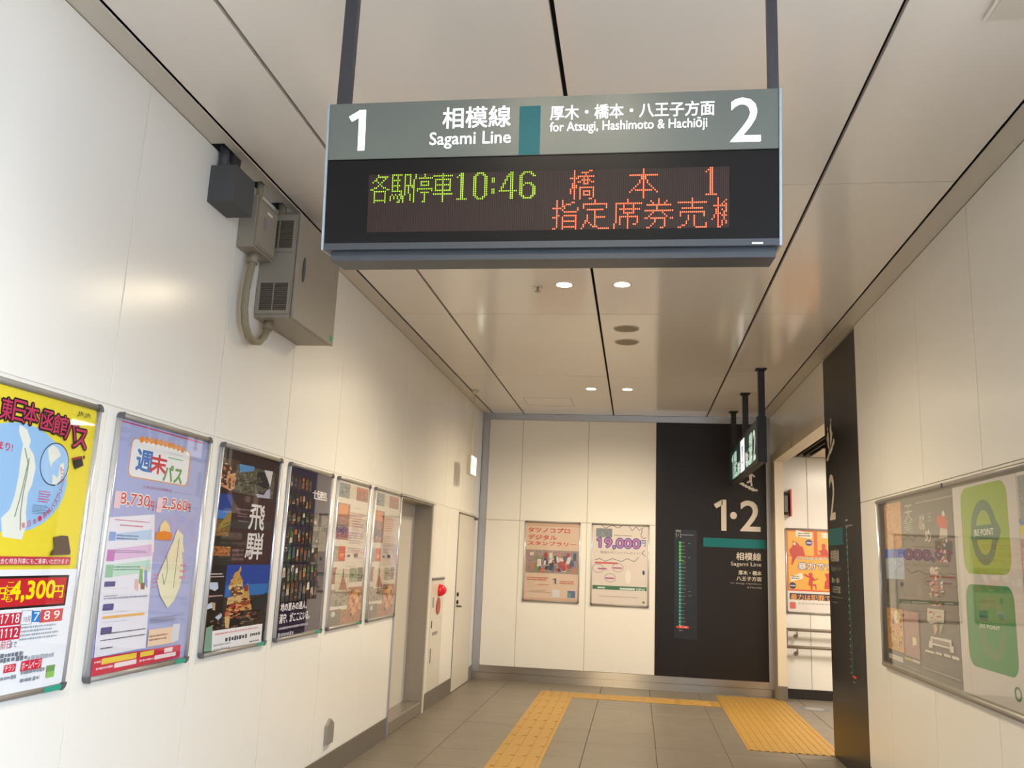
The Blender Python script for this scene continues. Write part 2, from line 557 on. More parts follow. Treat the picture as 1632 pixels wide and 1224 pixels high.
XL, XR, YB, ZC = -2.037, 1.655, 11.215, 3.3855
PRINTS = {
'p0': [
["E","9cc6ef",[2.604,1.695,2.862,1.751,2.564,1.876]],
["Q","eceee2",[2.58,1.868,2.618,1.857,2.643,1.823,2.64,1.802,2.67,1.776,2.687,1.736,2.681,1.677,2.667,1.647,2.671,1.586,2.684,1.545,2.672,1.494,2.578,1.501,2.56,1.56,2.593,1.589,2.606,1.634,2.611,1.704,2.607,1.76,2.609,1.806,2.579,1.847]],
["P","7f9f78",[2.62,1.795,2.646,1.748,2.639,1.682,2.632,1.624,2.621,1.567]],
["P","8f8f8f",[2.648,1.765,2.649,1.707,2.644,1.649,2.646,1.584,2.657,1.524]],
["E","2b3440",[2.781,1.759,2.858,1.768,2.764,1.835]],
["E","a9cdf2",[2.781,1.759,2.854,1.768,2.765,1.831]],
["Q","eceee2",[2.734,1.806,2.756,1.824,2.784,1.816,2.809,1.793,2.786,1.777,2.769,1.762,2.764,1.745,2.746,1.777]],
["Q","eceee2",[2.778,1.724,2.807,1.714,2.81,1.763,2.832,1.77,2.835,1.726,2.806,1.688,2.782,1.69]],
["T","まり!","d8264a","B",[2.495,1.803,2.563,1.775]],
["D","d0557f","5",[2.72,1.664,2.783,1.621]],
["D","6c7f96","6",[2.7,1.614,2.792,1.581]],
["C","東日本・函館パスフリーエリア","d0355a",[2.707,1.499,2.847,1.687]],
["X","東","1c1a1a",[2.478,1.934,2.54,1.883]],
["X","日","1c1a1a",[2.532,1.938,2.599,1.884]],
["X","本","1c1a1a",[2.584,1.941,2.664,1.881]],
["X","・","1c1a1a",[2.656,1.918,2.672,1.908]],
["X","函","1c1a1a",[2.669,1.93,2.746,1.873]],
["X","館","1c1a1a",[2.734,1.928,2.822,1.867]],
["X","パ","1c1a1a",[2.801,1.915,2.878,1.86]],
["X","ス","1c1a1a",[2.852,1.896,2.94,1.833]],
["T","JR","3a4a2a",[2.859,1.963,2.897,1.943]],
["T","JR","3a4a2a",[2.899,1.963,2.939,1.944]],
["Q","2a2224",[2.862,1.79,2.916,1.804,2.934,1.771,2.887,1.752]],
["Q","a3222c",[2.865,1.791,2.914,1.804,2.919,1.797,2.87,1.784]],
["E","5d4a3a",[2.929,1.801,2.936,1.802,2.928,1.808]],
["Q","5a4638",[2.823,1.507,2.865,1.514,2.903,1.513,2.908,1.501,2.93,1.455,2.818,1.449,2.835,1.471]],
["Q","5a4638",[2.828,1.499,2.907,1.501,2.914,1.466,2.927,1.46,2.928,1.448,2.818,1.444,2.824,1.458,2.837,1.461]],
["R","c93a4b",[2.516,1.439,2.934,1.412]],
["T","限定を含む特急列車にもご乗車いただけます!","ffffff",[2.52,1.433,2.926,1.415]],
["R","f3f4f8",[2.525,1.397,3.02,0.984]],
["R","1c1a1a",[2.53,1.376,2.939,1.269]],
["R","c9222e",[2.531,1.368,2.929,1.277]],
["T","4,300","ffe600","H",[2.645,1.361,2.872,1.288]],
["T","円","ffe600","B",[2.86,1.341,2.917,1.297]],
["T","こども","ffe600","V",[2.621,1.357,2.667,1.293]],
["T","円","ffe600","B",[2.57,1.341,2.626,1.301]],
["R","cc2b42",[2.605,1.257,2.719,1.218]],
["T","17","ffffff",[2.619,1.254,2.658,1.225]],
["T","18","ffffff",[2.668,1.254,2.708,1.224]],
["R","9aa0a8",[2.714,1.262,2.772,1.215]],
["R","f3f4f8",[2.719,1.26,2.768,1.217]],
["T","10月","333344",[2.728,1.243,2.762,1.223]],
["Q","2a86d8",[2.764,1.259,2.806,1.257,2.82,1.239,2.814,1.22,2.769,1.223]],
["T","7","ffffff",[2.778,1.253,2.807,1.225]],
["R","d9534f",[2.811,1.26,2.93,1.217]],
["T","8","ffffff",[2.83,1.255,2.862,1.225]],
["T","9","ffffff",[2.881,1.254,2.914,1.226]],
["R","cc2b42",[2.614,1.214,2.721,1.172]],
["T","11","ffffff",[2.627,1.209,2.658,1.18]],
["T","12","ffffff",[2.669,1.208,2.711,1.179]],
["D","a9b1bd","4",[2.722,1.213,2.92,1.162]],
["T","前日","c8405a",[2.637,1.172,2.684,1.144]],
["T","まで","444a55",[2.681,1.165,2.713,1.146]],
["D","6d7480","1",[2.643,1.136,2.75,1.111]],
["D","6d7480","1",[2.646,1.123,2.772,1.094]],
["D","aab0bb","1",[2.777,1.118,2.912,1.088]],
["R","cc2b42",[2.669,1.093,2.724,1.068]],
["T","チラシ","ffffff",[2.673,1.09,2.719,1.072]],
["R","cc2b42",[2.749,1.097,2.852,1.064]],
["T","ホームページ","ffffff",[2.753,1.094,2.847,1.068]],
["D","8a909b","2",[2.754,1.072,2.877,1.021]],
["D","8a909b","1",[2.659,1.062,2.732,1.04]],
["R","6f9a58",[2.882,1.068,2.926,1.046]],
["R","8cc05c",[2.884,1.047,2.927,1.027]],
],
'p1': [
["R","a9b0dc",[3.06,1.959,3.937,1.47]],
["R","c9304c",[3.141,1.975,3.818,1.97]],
["R","a9b0dc",[3.135,1.961,3.84,1.848]],
["O","e0a066",[3.228,1.919,3.709,1.759]],
["O","f1eff0",[3.234,1.916,3.699,1.764]],
["A","f0902a","10",[3.297,1.916,3.627,1.923]],
["T","週","2b74c0","H",[3.273,1.881,3.403,1.789]],
["T","末","d0263a","H",[3.378,1.875,3.515,1.79]],
["T","パス","5f9e3e","H",[3.49,1.84,3.652,1.764]],
["R","69b878",[3.511,1.891,3.637,1.89]],
["R","69b878",[3.515,1.873,3.642,1.869]],
["R","cf8fae",[3.164,1.728,3.316,1.728]],
["R","cf8fae",[3.603,1.728,3.77,1.727]],
["T","土休日の2日間限定","b04a86",[3.344,1.736,3.578,1.723]],
["R","dcb64a",[3.343,1.719,3.578,1.719]],
["X","8,730","f6f0f0","d9432c",[3.195,1.695,3.412,1.642]],
["T","円","d9432c","B",[3.406,1.674,3.447,1.635]],
["X","2,560","f6f0f0","d9432c",[3.509,1.697,3.724,1.644]],
["T","円","d9432c","B",[3.716,1.685,3.754,1.648]],
["O","f3cdd2",[3.158,1.697,3.202,1.63]],
["O","f3cdd2",[3.467,1.695,3.509,1.631]],
["R","cfa0c8",[3.162,1.619,3.426,1.618]],
["Q","eeeaf2",[3.139,1.592,3.459,1.621,3.488,1.464,3.121,1.459]],
["D","c4407a","1",[3.177,1.59,3.428,1.581]],
["D","c4407a","1",[3.217,1.572,3.381,1.56]],
["Q","b8d0ee",[3.157,1.528,3.451,1.557,3.461,1.51,3.166,1.485]],
["R","8aa4dc",[3.152,1.538,3.196,1.488]],
["D","4a5a8c","2",[3.203,1.531,3.383,1.508]],
["Q","f3dca0",[3.513,1.549,3.514,1.578,3.547,1.602,3.587,1.581,3.603,1.553]],
["E","e8862c",[3.555,1.535,3.613,1.537,3.55,1.555]],
["R","e8862c",[3.488,1.548,3.618,1.516]],
["Q","ece6c2",[3.66,1.567,3.715,1.541,3.717,1.509,3.74,1.467,3.62,1.466,3.636,1.502,3.642,1.537]],
["Q","ebe9f2",[3.132,1.502,3.475,1.516,3.511,1.071,3.158,1.066]],
["Q","ece6c2",[3.647,1.53,3.718,1.522,3.722,1.462,3.75,1.383,3.736,1.313,3.7,1.256,3.65,1.225,3.582,1.279,3.536,1.347,3.564,1.398,3.595,1.446,3.618,1.49]],
["P","6f8a6c",[3.682,1.526,3.682,1.472,3.682,1.398,3.68,1.31]],
["P","6f8a6c",[3.595,1.446,3.614,1.384,3.599,1.326,3.574,1.374]],
["D","d88aa6","4",[3.506,1.378,3.553,1.311]],
["D","d88aa6","3",[3.721,1.422,3.78,1.342]],
["Q","e0bce0",[3.153,1.469,3.462,1.496,3.473,1.448,3.163,1.425]],
["R","c478b8",[3.154,1.469,3.205,1.425]],
["D","7a4a86","2",[3.206,1.47,3.444,1.457]],
["Q","bfe0d0",[3.155,1.408,3.466,1.432,3.477,1.382,3.165,1.363]],
["R","8fc4a0",[3.158,1.412,3.208,1.363]],
["D","4a7a66","2",[3.211,1.408,3.409,1.388]],
["Q","7fb26a",[3.395,1.395,3.416,1.394,3.43,1.339,3.398,1.335]],
["Q","f0c9a8",[3.396,1.406,3.413,1.406,3.416,1.394,3.399,1.394]],
["Q","8ea6d8",[3.43,1.39,3.451,1.389,3.47,1.315,3.441,1.33]],
["Q","f0c9a8",[3.431,1.401,3.449,1.4,3.451,1.389,3.434,1.39]],
["Q","e8b8b0",[3.367,1.354,3.393,1.354,3.401,1.304,3.372,1.314]],
["Q","8a5636",[3.412,1.337,3.444,1.339,3.448,1.311,3.419,1.312]],
["O","4a4684",[3.161,1.348,3.233,1.328]],
["D","3a3c4a","1",[3.165,1.32,3.325,1.319]],
["D","3a3c4a","1",[3.17,1.295,3.256,1.29]],
["D","9a9cb0","1",[3.168,1.277,3.474,1.29]],
["O","4a4684",[3.17,1.263,3.241,1.238]],
["D","3a3c4a","1",[3.175,1.23,3.335,1.228]],
["R","f0b45c",[3.177,1.207,3.469,1.217]],
["D","9a9cb0","1",[3.18,1.192,3.346,1.195]],
["O","4a4684",[3.177,1.175,3.249,1.149]],
["D","3a3c4a","1",[3.184,1.145,3.489,1.155]],
["D","3a3c4a","1",[3.183,1.122,3.494,1.131]],
["D","3a3c4a","1",[3.188,1.101,3.269,1.091]],
["D","7a7c90","4",[3.52,1.194,3.774,1.168]],
["R","f0cfb2",[3.52,1.143,3.747,1.073]],
["D","8a5a3a","2",[3.529,1.122,3.7,1.092]],
["R","d9dbe2",[3.71,1.153,3.772,1.078]],
["Q","d0304a",[3.146,1.066,3.799,1.059,3.802,1.005,3.15,0.996]],
["R","f2d24a",[3.208,1.058,3.447,1.036]],
["R","f2d24a",[3.474,1.057,3.578,1.037]],
["O","f6e4e6",[3.296,1.032,3.451,1.014]],
["O","f6e4e6",[3.587,1.032,3.763,1.015]],
["O","f6e4e6",[3.661,1.055,3.731,1.036]],
["D","f6d0d6","1",[3.161,1.057,3.204,1.04]],
["D","f6d0d6","1",[3.177,1.031,3.287,1.015]],
["D","f6d0d6","1",[3.473,1.03,3.58,1.014]],
],
'p2': [
["R","331d21",[3.943,1.966,4.928,0.922]],
["F","brown",[4.01,1.934,4.217,1.782]],
["Q","d79a72",[4.082,1.852,4.171,1.87,4.197,1.8,4.135,1.776,4.021,1.794,4.079,1.799]],
["Q","6b3a2c",[4.102,1.833,4.125,1.842,4.136,1.783,4.112,1.788]],
["F","town",[4.175,1.918,4.66,1.772]],
["Q","5b95cc",[4.207,1.92,4.384,1.924,4.383,1.902,4.217,1.877]],
["Q","d8d4dc",[4.515,1.92,4.627,1.924,4.61,1.835,4.567,1.857,4.541,1.89]],
["Q","b8b4cc",[4.441,1.781,4.612,1.825,4.62,1.771,4.456,1.767]],
["Q","1f2024",[4.424,1.903,4.524,1.909,4.601,1.844,4.535,1.785,4.451,1.786]],
["N","townp","40",[4.199,1.861,4.453,1.777]],
["N","woodp","26",[4.017,1.916,4.194,1.79]],
["N","night","18",[4.439,1.89,4.58,1.802]],
["R","26418f",[3.986,1.757,4.23,1.635]],
["R","4b83cf",[4.001,1.675,4.226,1.633]],
["F","autumn",[3.997,1.63,4.214,1.549]],
["Q","a08438",[4.072,1.616,4.148,1.677,4.195,1.654,4.2,1.622,4.025,1.57]],
["N","leaf","40",[4.003,1.622,4.213,1.553]],
["R","3f2428",[4.169,1.764,4.757,1.48]],
["T","飛","e8e4e2","B",[4.375,1.728,4.571,1.592]],
["D","8d7478","1",[4.217,1.7,4.372,1.683]],
["D","8d7478","2",[4.24,1.676,4.38,1.65]],
["D","8d7478","1",[4.249,1.638,4.374,1.625]],
["R","3f2428",[4.161,1.576,4.672,1.41]],
["T","騨","e8e4e2","B",[4.366,1.581,4.581,1.437]],
["R","2a2826",[3.978,1.548,4.213,1.399]],
["F","fire",[3.998,1.5,4.195,1.454]],
["D","7a666a","3",[4.221,1.495,4.365,1.427]],
["R","241c1c",[3.949,1.413,4.271,1.08]],
["R","2246a0",[4.178,1.41,4.707,1.211]],
["R","2f72bc",[4.188,1.309,4.699,1.192]],
["D","d8c8c8","2",[4.019,1.373,4.159,1.347]],
["Q","c8d4ea",[4.015,1.328,4.096,1.326,4.109,1.297,4.076,1.285,4.017,1.298]],
["D","d8b0b0","1",[4.019,1.269,4.161,1.254]],
["Q","c8d4ea",[4.012,1.223,4.055,1.234,4.071,1.207,4.017,1.201]],
["Q","caa880",[4.06,1.233,4.094,1.228,4.098,1.192,4.068,1.198]],
["Q","c4ccd8",[4.105,1.159,4.164,1.178,4.182,1.162,4.143,1.144]],
["F","festival",[4.177,1.251,4.744,1.053]],
["Q","d2a052",[4.332,1.405,4.344,1.384,4.325,1.366,4.375,1.328,4.373,1.309,4.228,1.29,4.217,1.303,4.255,1.348,4.271,1.371,4.311,1.38]],
["Q","e6cc96",[4.22,1.303,4.368,1.321,4.379,1.297,4.221,1.286]],
["Q","7a3c22",[4.247,1.294,4.37,1.304,4.383,1.257,4.251,1.255]],
["Q","d8b67c",[4.216,1.231,4.227,1.249,4.388,1.259,4.399,1.224,4.215,1.213]],
["Q","b8382c",[4.251,1.212,4.37,1.22,4.399,1.186,4.254,1.175]],
["Q","caa05c",[4.376,1.285,4.417,1.298,4.435,1.317,4.455,1.278,4.484,1.225,4.468,1.221,4.391,1.243]],
["Q","8a3a24",[4.388,1.304,4.437,1.307,4.451,1.274,4.406,1.273]],
["Q","9a4628",[4.391,1.243,4.476,1.235,4.496,1.201,4.374,1.202]],
["Q","d9ae62",[4.356,1.189,4.5,1.208,4.519,1.176,4.379,1.178]],
["Q","cf6a4c",[4.203,1.178,4.352,1.203,4.369,1.179,4.21,1.151]],
["Q","d8b67c",[4.204,1.156,4.264,1.157,4.267,1.098,4.226,1.101]],
["R","1d1a1c",[4.265,1.175,4.421,1.092]],
["N","gold","26",[4.225,1.367,4.365,1.309]],
["N","gold","34",[4.215,1.322,4.391,1.243]],
["N","gold","44",[4.207,1.25,4.49,1.177]],
["N","ember","34",[4.202,1.205,4.522,1.137]],
["N","night","46",[4.275,1.174,4.65,1.091]],
["N","night","24",[4.04,1.178,4.212,1.098]],
["Q","20262c",[4.49,1.225,4.592,1.235,4.682,1.262,4.684,1.202,4.644,1.165,4.513,1.176]],
["Q","e9e7ea",[4.082,1.097,4.661,1.094,4.666,0.997,4.095,1.003]],
["Q","7fa08a",[4.016,1.116,4.079,1.124,4.097,1.003,4.016,1.006]],
["D","d89a9a","1",[4.113,1.087,4.619,1.069]],
["D","444a50","1",[4.23,1.065,4.476,1.023]],
["D","444a50","1",[4.517,1.062,4.64,1.029]],
["D","a0a4a8","2",[4.11,1.036,4.327,0.994]],
["D","606468","1",[4.516,1.019,4.635,1.002]],
],
'p3': [
["R","2a2240",[4.791,1.963,5.814,0.848]],
["G","9","6",[4.882,1.936,5.244,1.855]],
["G","10","7",[4.883,1.829,5.255,1.75]],
["T","世","e6e4ea","B",[5.253,1.875,5.447,1.819]],
["T","温","e6e4ea","B",[5.354,1.874,5.52,1.819]],
["F","fallsgrey",[5.318,1.723,5.565,1.494]],  # grey reflection along the right side, painted as a flat patch
["G","11","8",[4.877,1.727,5.453,1.647]],
["G","12","9",[4.878,1.62,5.421,1.533]],
["G","13","9",[4.864,1.517,5.417,1.425]],
["G","14","9",[4.865,1.412,5.429,1.314]],
["G","15","9",[4.871,1.312,5.449,1.199]],
["T","地の恵みの達人、","e6e4ea","B",[4.881,1.193,5.289,1.145]],
["T","湯守、がここにいる。","e6e4ea","B",[4.877,1.133,5.35,1.078]],
["D","a8a4b4","1",[4.882,1.065,5.339,1.036]],
["D","a8a4b4","1",[4.877,1.036,5.106,0.991]],
],
'p4': [
["R","e2d8cc",[5.685,1.978,6.724,0.763]],
["F","town2",[5.737,1.971,5.984,1.869]],
["F","pale",[5.982,1.966,6.124,1.873]],
["F","sunset",[6.129,1.968,6.413,1.87]],
["R","c8604a",[6.168,1.964,6.4,1.947]],
["F","sunset2",[5.738,1.83,6.013,1.579]],
["R","d98a52",[5.772,1.825,5.972,1.748]],
["R","55507c",[5.741,1.681,5.967,1.623]],
["N","woodp","22",[5.769,1.737,5.999,1.602]],
["N","townp","14",[5.739,1.961,5.968,1.873]],
["N","ember","14",[6.149,1.927,6.408,1.874]],
["D","6a6a6a","1",[6.11,1.816,6.245,1.81]],
["D","dfa79a","6",[6.017,1.784,6.347,1.672]],
["D","c6b2b8","5",[6.016,1.642,6.367,1.553]],
["D","b8a8ae","2",[6.024,1.534,6.321,1.5]],
["F","grey",[5.716,1.534,5.824,1.431]],
["R","cc4a30",[5.832,1.536,5.974,1.434]],
["R","e89a44",[5.861,1.486,5.945,1.459]],
["R","b0a2a2",[6.008,1.528,6.33,1.528]],
["Q","46444a",[6.166,1.487,6.26,1.491,6.257,1.464,6.181,1.461]],
["E","6a686a",[6.058,1.471,6.095,1.472,6.056,1.48]],
["F","red2",[5.726,1.391,5.826,1.281]],
["F","pale",[5.803,1.378,6.097,1.129]],
["Q","a2624e",[5.964,1.347,6.032,1.284,6.081,1.231,5.896,1.237,5.925,1.291]],
["Q","3c3430",[5.955,1.383,5.969,1.383,5.986,1.344,5.957,1.341]],
["F","grey2",[5.823,1.228,6.106,1.128]],
["F","green",[6.107,1.385,6.272,1.284]],
["F","dark",[6.285,1.389,6.408,1.288]],
["F","food",[6.103,1.251,6.442,0.989]],
["E","e0955c",[6.251,1.139,6.367,1.134,6.232,1.215]],
["E","d9a868",[6.312,1.201,6.371,1.199,6.305,1.231]],
["F","grey2",[5.722,1.242,5.829,1.133]],
["F","dim",[5.73,1.108,5.975,0.98]],
["E","c9ccc8",[5.817,1.079,5.859,1.077,5.813,1.098]],
["F","food2",[5.972,1.101,6.132,0.983]],
["N","foodp","34",[6.105,1.242,6.428,1.007]],
["N","foodp","14",[5.978,1.09,6.121,0.992]],
["N","townp","22",[5.832,1.222,6.096,1.132]],
["N","leaf","12",[6.117,1.379,6.261,1.29]],
],
'b1': [
["R","d0ab90",[-1.432,1.968,-0.692,1.001]],
["R","dabfa6",[-1.406,1.921,-0.716,1.028]],
["T","タツノコプロ","c9363a","H",[-1.384,1.908,-0.844,1.842]],
["T","デジタル","c9363a","H",[-1.381,1.817,-1.007,1.751]],
["T","スタンプラリー","c9363a","H",[-1.381,1.732,-0.759,1.68]],
["F","crowd",[-1.401,1.623,-0.724,1.334]],
["K","60",[-1.394,1.606,-0.725,1.34]],
["D","cc6a56","2",[-1.376,1.288,-1.097,1.238]],
["T","1","444c5a",[-1.051,1.274,-1.002,1.208]],
["D","cc5a44","2",[-0.956,1.255,-0.762,1.207]],
["R","d0806a",[-1.237,1.195,-1.093,1.187]],
["D","b89a86","2",[-1.34,1.124,-1.068,1.091]],
["R","d6d2d2",[-1.046,1.137,-0.952,1.039]],
["R","5a6a9a",[-0.853,1.129,-0.757,1.043]],
["R","6a9a7a",[-0.846,1.101,-0.81,1.046]],
],
'b2': [
["R","e2d6cc",[-0.567,1.975,0.162,0.991]],
["F","town2",[-0.51,1.924,-0.306,1.813]],
["Z","5a5458",[-0.447,1.967,-0.387,1.929,-0.306,1.967,-0.236,1.934,-0.178,1.965]],
["Z","5a5458",[-0.097,1.968,-0.055,1.906,-0.004,1.96,0.032,1.915,0.089,1.952]],
["Z","5a5458",[0.072,1.928,0.055,1.847,0.09,1.814,0.125,1.826]],
["Z","5a5458",[0.104,1.671,0.069,1.63,0.116,1.592]],
["Z","5a5458",[-0.519,1.526,-0.461,1.545,-0.385,1.514,-0.299,1.552,-0.182,1.517,-0.114,1.559,-0.021,1.523]],
["Z","5a5458",[-0.021,1.523,0.03,1.582]],
["X","19,000","2d4aa0","c97aa6",[-0.499,1.805,0.046,1.669]],
["T","円","2d4aa0","B",[0.05,1.795,0.115,1.717]],
["D","5a5458","1",[-0.287,1.851,-0.06,1.833]],
["T","相当のポイントプレゼント!","5a5458",[-0.452,1.643,0.047,1.612]],
["R","d0605a",[-0.519,1.505,-0.228,1.483]],
["Y","9a7a8a",[-0.476,1.424,-1.425,2.039]],
["Y","9a7a8a",[-0.23,1.441,-1.411,2.027]],
["Y","9a7a8a",[-0.323,1.312,-1.411,2.033]],
["R","b05a8a",[-0.476,1.43,-0.366,1.412]],
["R","b05a8a",[-0.291,1.446,-0.181,1.428]],
["R","b05a8a",[-0.381,1.317,-0.271,1.299]],
["E","ece6dc",[-0.097,1.333,-0.062,1.334,-0.098,1.418]],
["E","38427a",[0.093,1.392,0.109,1.393,0.092,1.42]],
["R","2c6e3e",[-0.541,1.215,0.134,1.169]],
["R","d8e4d8",[-0.477,1.197,-0.384,1.181]],
["R","d8e4d8",[-0.2,1.196,-0.011,1.175]],
["T","VIEW","e8f0e8","B",[0.0,1.198,0.115,1.165]],
["D","b0a49a","1",[-0.452,1.096,0.03,1.074]],
["E","5a7a5a",[0.097,1.03,0.113,1.031,0.097,1.044]],
],
'wb': [
["Q","cfc5b8",[1.39,2.655,1.435,2.674,1.473,2.639,1.463,2.624,1.435,2.646,1.431,2.585,1.438,2.514,1.416,2.514,1.413,2.563,1.372,2.548,1.364,2.564,1.401,2.591]],
["Q","cfc5b8",[1.271,2.538,1.306,2.56,1.334,2.554,1.34,2.533,1.368,2.533,1.375,2.515,1.409,2.516,1.416,2.497,1.45,2.498,1.457,2.482,1.498,2.478,1.498,2.452,1.429,2.453,1.422,2.467,1.388,2.474,1.381,2.491,1.347,2.497,1.34,2.511,1.308,2.517,1.303,2.529]],
["T","1","cfc5b8","B",[0.96,2.337,1.114,1.949]],
["E","cfc5b8",[1.2,2.142,1.241,2.143,1.2,2.187]],
["T","2","cfc5b8","B",[1.279,2.336,1.529,1.95]],
["R","0f6a6c",[0.828,1.855,1.585,1.745]],
["T","相模線","cfc5b8","B",[1.226,1.693,1.529,1.595]],
["T","Sagami Line","cfc5b8",[1.163,1.575,1.527,1.513]],
["T","厚木・橋本","cfc5b8","B",[1.253,1.474,1.531,1.418]],
["T","八王子方面","cfc5b8","B",[1.228,1.402,1.53,1.348]],
["T","for Atsugi, Hashimoto","a89f94",[1.157,1.326,1.53,1.302]],
["T","& Hachiōji","a89f94",[1.357,1.283,1.529,1.256]],
],
'wm': [
["R","1b1b1d",[0.474,1.943,0.751,0.617]],
["T","相模線","b8b0a8",[0.489,1.942,0.553,1.911]],
["T","1・2","cfc5b8",[0.489,1.898,0.555,1.847]],
["D","908a84","1",[0.56,1.891,0.71,1.868]],
["R","2f9a4a",[0.529,1.798,0.556,1.546]],
["R","1a7e78",[0.53,1.545,0.558,0.777]],
["S","8a857c","1010","22",[0.529,1.792]],
["Z2","6fae4a",[0.542,1.596,0.576,1.545,0.612,1.546]],
["R","d0453c",[0.501,0.772,0.652,0.745]],
["T","茅ヶ崎","f0d8d0",[0.538,0.769,0.63,0.749]],
["D","7a4a46","1",[0.656,0.765,0.73,0.754]],
["D","908a84","1",[0.533,0.729,0.582,0.708]],
["D","807a74","1",[0.647,1.787,0.669,1.763]],
["D","807a74","1",[0.647,1.613,0.672,1.586]],
["D","807a74","1",[0.647,1.2,0.675,1.177]],
["D","807a74","1",[0.647,1.148,0.685,1.128]],
],
'rk': [
["E","c9beb0",[-7.707,2.787,-7.682,2.783,-7.704,2.805]],
["E","c9beb0",[-7.851,2.731,-7.828,2.728,-7.848,2.75]],
["Q","c9beb0",[-7.723,2.769,-7.696,2.761,-7.691,2.698,-7.656,2.667,-7.688,2.622,-7.723,2.577,-7.748,2.562,-7.763,2.595,-7.747,2.668,-7.775,2.71]],
["Q","c9beb0",[-7.849,2.705,-7.813,2.691,-7.797,2.638,-7.816,2.59,-7.781,2.572,-7.8,2.537,-7.848,2.568,-7.874,2.632,-7.902,2.646]],
["Q","c9beb0",[-7.646,2.619,-7.598,2.609,-7.592,2.575,-7.634,2.556,-7.662,2.553,-7.677,2.527,-7.711,2.519,-7.736,2.504,-7.777,2.5,-7.808,2.485,-7.834,2.466,-7.865,2.45,-7.928,2.461,-7.919,2.482,-7.877,2.487,-7.863,2.507,-7.827,2.512,-7.8,2.537,-7.759,2.541,-7.745,2.558,-7.7,2.561,-7.685,2.584,-7.656,2.59]],
["T","2","c9beb0","B",[-7.855,2.326,-7.636,1.933]],
["R","0c5c60",[-7.936,1.86,-7.399,1.721]],
["T","相模線","b0a89c","B",[-7.881,1.685,-7.563,1.584]],
["T","Sagami Line","8a837a",[-7.86,1.551,-7.503,1.503]],
["T","厚木・橋本","b0a89c","B",[-7.861,1.455,-7.577,1.41]],
["T","八王子方面","b0a89c","B",[-7.845,1.388,-7.552,1.33]],
["D","7a746c","1",[-7.857,1.303,-7.476,1.287]],
["D","7a746c","1",[-7.85,1.262,-7.663,1.242]],
["D","b8b0a8","1",[-7.299,1.924,-7.224,1.894]],
["D","8a857c","1",[-7.306,1.879,-7.066,1.845]],
["R2","1a6a64",[-7.264,1.85,-7.206,0.745]],
["S2","7a857c","22",[-7.266,1.837,-7.205,0.75]],
["R","d0453c",[-7.229,0.733,-7.117,0.714]],
["D","7a4a46","1",[-7.114,0.734,-7.039,0.724]],
["D","b8b0a8","1",[-7.219,0.694,-7.158,0.677]],
],
'rb': [
["R","6b655f",[-6.163,2.067,-4.805,0.907]],
["F","orange",[-6.142,1.954,-5.77,1.656]],
["R","2f5fc0",[-6.162,1.662,-5.73,1.603]],
["R","88a8cf",[-6.145,1.606,-5.749,1.486]],
["F","sea",[-6.147,1.599,-5.753,1.46]],
["F","town",[-6.154,1.473,-5.756,1.373]],
["T","天","b9b09c",[-5.696,1.921,-5.534,1.819]],
["T","美","8fa07a",[-5.727,1.827,-5.534,1.751]],
["T","のは","e6dccb",[-5.412,1.851,-5.323,1.76]],
["T","め","e6dccb",[-5.323,1.762,-5.223,1.689]],
["D","9a9188","3",[-5.264,1.857,-5.195,1.799]],
["Z","a49a90",[-5.465,1.921,-4.826,1.919,-4.805,1.407]],
["Q","c8543c",[-5.105,1.821,-5.048,1.83,-4.981,1.82,-4.944,1.796,-4.946,1.756,-5.06,1.755,-5.105,1.78]],
["Q","d9d2c8",[-5.03,1.835,-4.996,1.853,-4.972,1.826,-4.999,1.818]],
["Q","c9bfb2",[-5.059,1.76,-4.952,1.75,-4.954,1.705,-5.086,1.703]],
["K2","26",[-5.139,1.705,-4.942,1.565]],
["K2","40",[-5.282,1.552,-5.035,1.398]],
["R","c9bfb2",[-5.255,1.546,-5.171,1.512]],
["K2","20",[-5.313,1.423,-5.046,1.336]],
["Q","cfc6b4",[-5.329,1.322,-5.051,1.324,-5.067,1.256,-5.143,1.257,-5.288,1.237,-5.345,1.25]],
["K2","26",[-5.33,1.316,-5.076,1.256]],
["Q","cfa07c",[-5.235,1.234,-5.189,1.243,-5.168,1.216,-5.226,1.18]],
["Q","a8a67c",[-5.129,1.241,-5.077,1.25,-5.108,1.214,-5.146,1.189]],
["R","5a8a3a",[-6.165,1.323,-5.854,1.316]],
["F","lantern",[-6.145,1.289,-5.8,1.03]],
["N","gold","26",[-6.109,1.277,-5.821,1.041]],
["E","f2e2b8",[-5.924,1.24,-5.855,1.244,-5.918,1.28]],
["F","pinkf",[-5.781,1.287,-5.493,1.024]],
["Q","e8dcb0",[-5.624,1.14,-5.553,1.139,-5.549,1.103,-5.621,1.09]],
["R","cfc6ba",[-6.141,1.001,-5.832,0.97]],
["R","c9b23a",[-5.799,1.01,-5.647,0.999]],
["R","d6cdc0",[-5.638,1.012,-5.506,0.999]],
["D","8a8178","2",[-6.153,0.929,-5.502,0.969]],
["Q","d9d0c4",[-5.29,1.171,-4.959,1.177,-4.961,1.146,-4.932,1.149,-4.935,1.114,-4.989,1.114,-4.991,1.13,-5.261,1.127,-5.273,1.109,-5.328,1.108,-5.318,1.145,-5.294,1.145]],
["R","8f867c",[-5.265,1.161,-4.988,1.138]],
["D","a39a90","1",[-5.23,1.154,-5.011,1.15]],
["R","d9d0c4",[-5.397,1.091,-5.246,1.08]],
["R","d9d0c4",[-5.219,1.095,-5.118,1.084]],
["R","d9d0c4",[-5.086,1.098,-4.987,1.085]],
["R","d9d0c4",[-4.966,1.099,-4.861,1.084]],
["D","8a8178","4",[-5.406,1.039,-4.873,1.03]],
["R","b0a79c",[-5.437,0.985,-4.831,0.993]],
["R","6b655f",[-5.441,0.99,-4.825,0.999]],
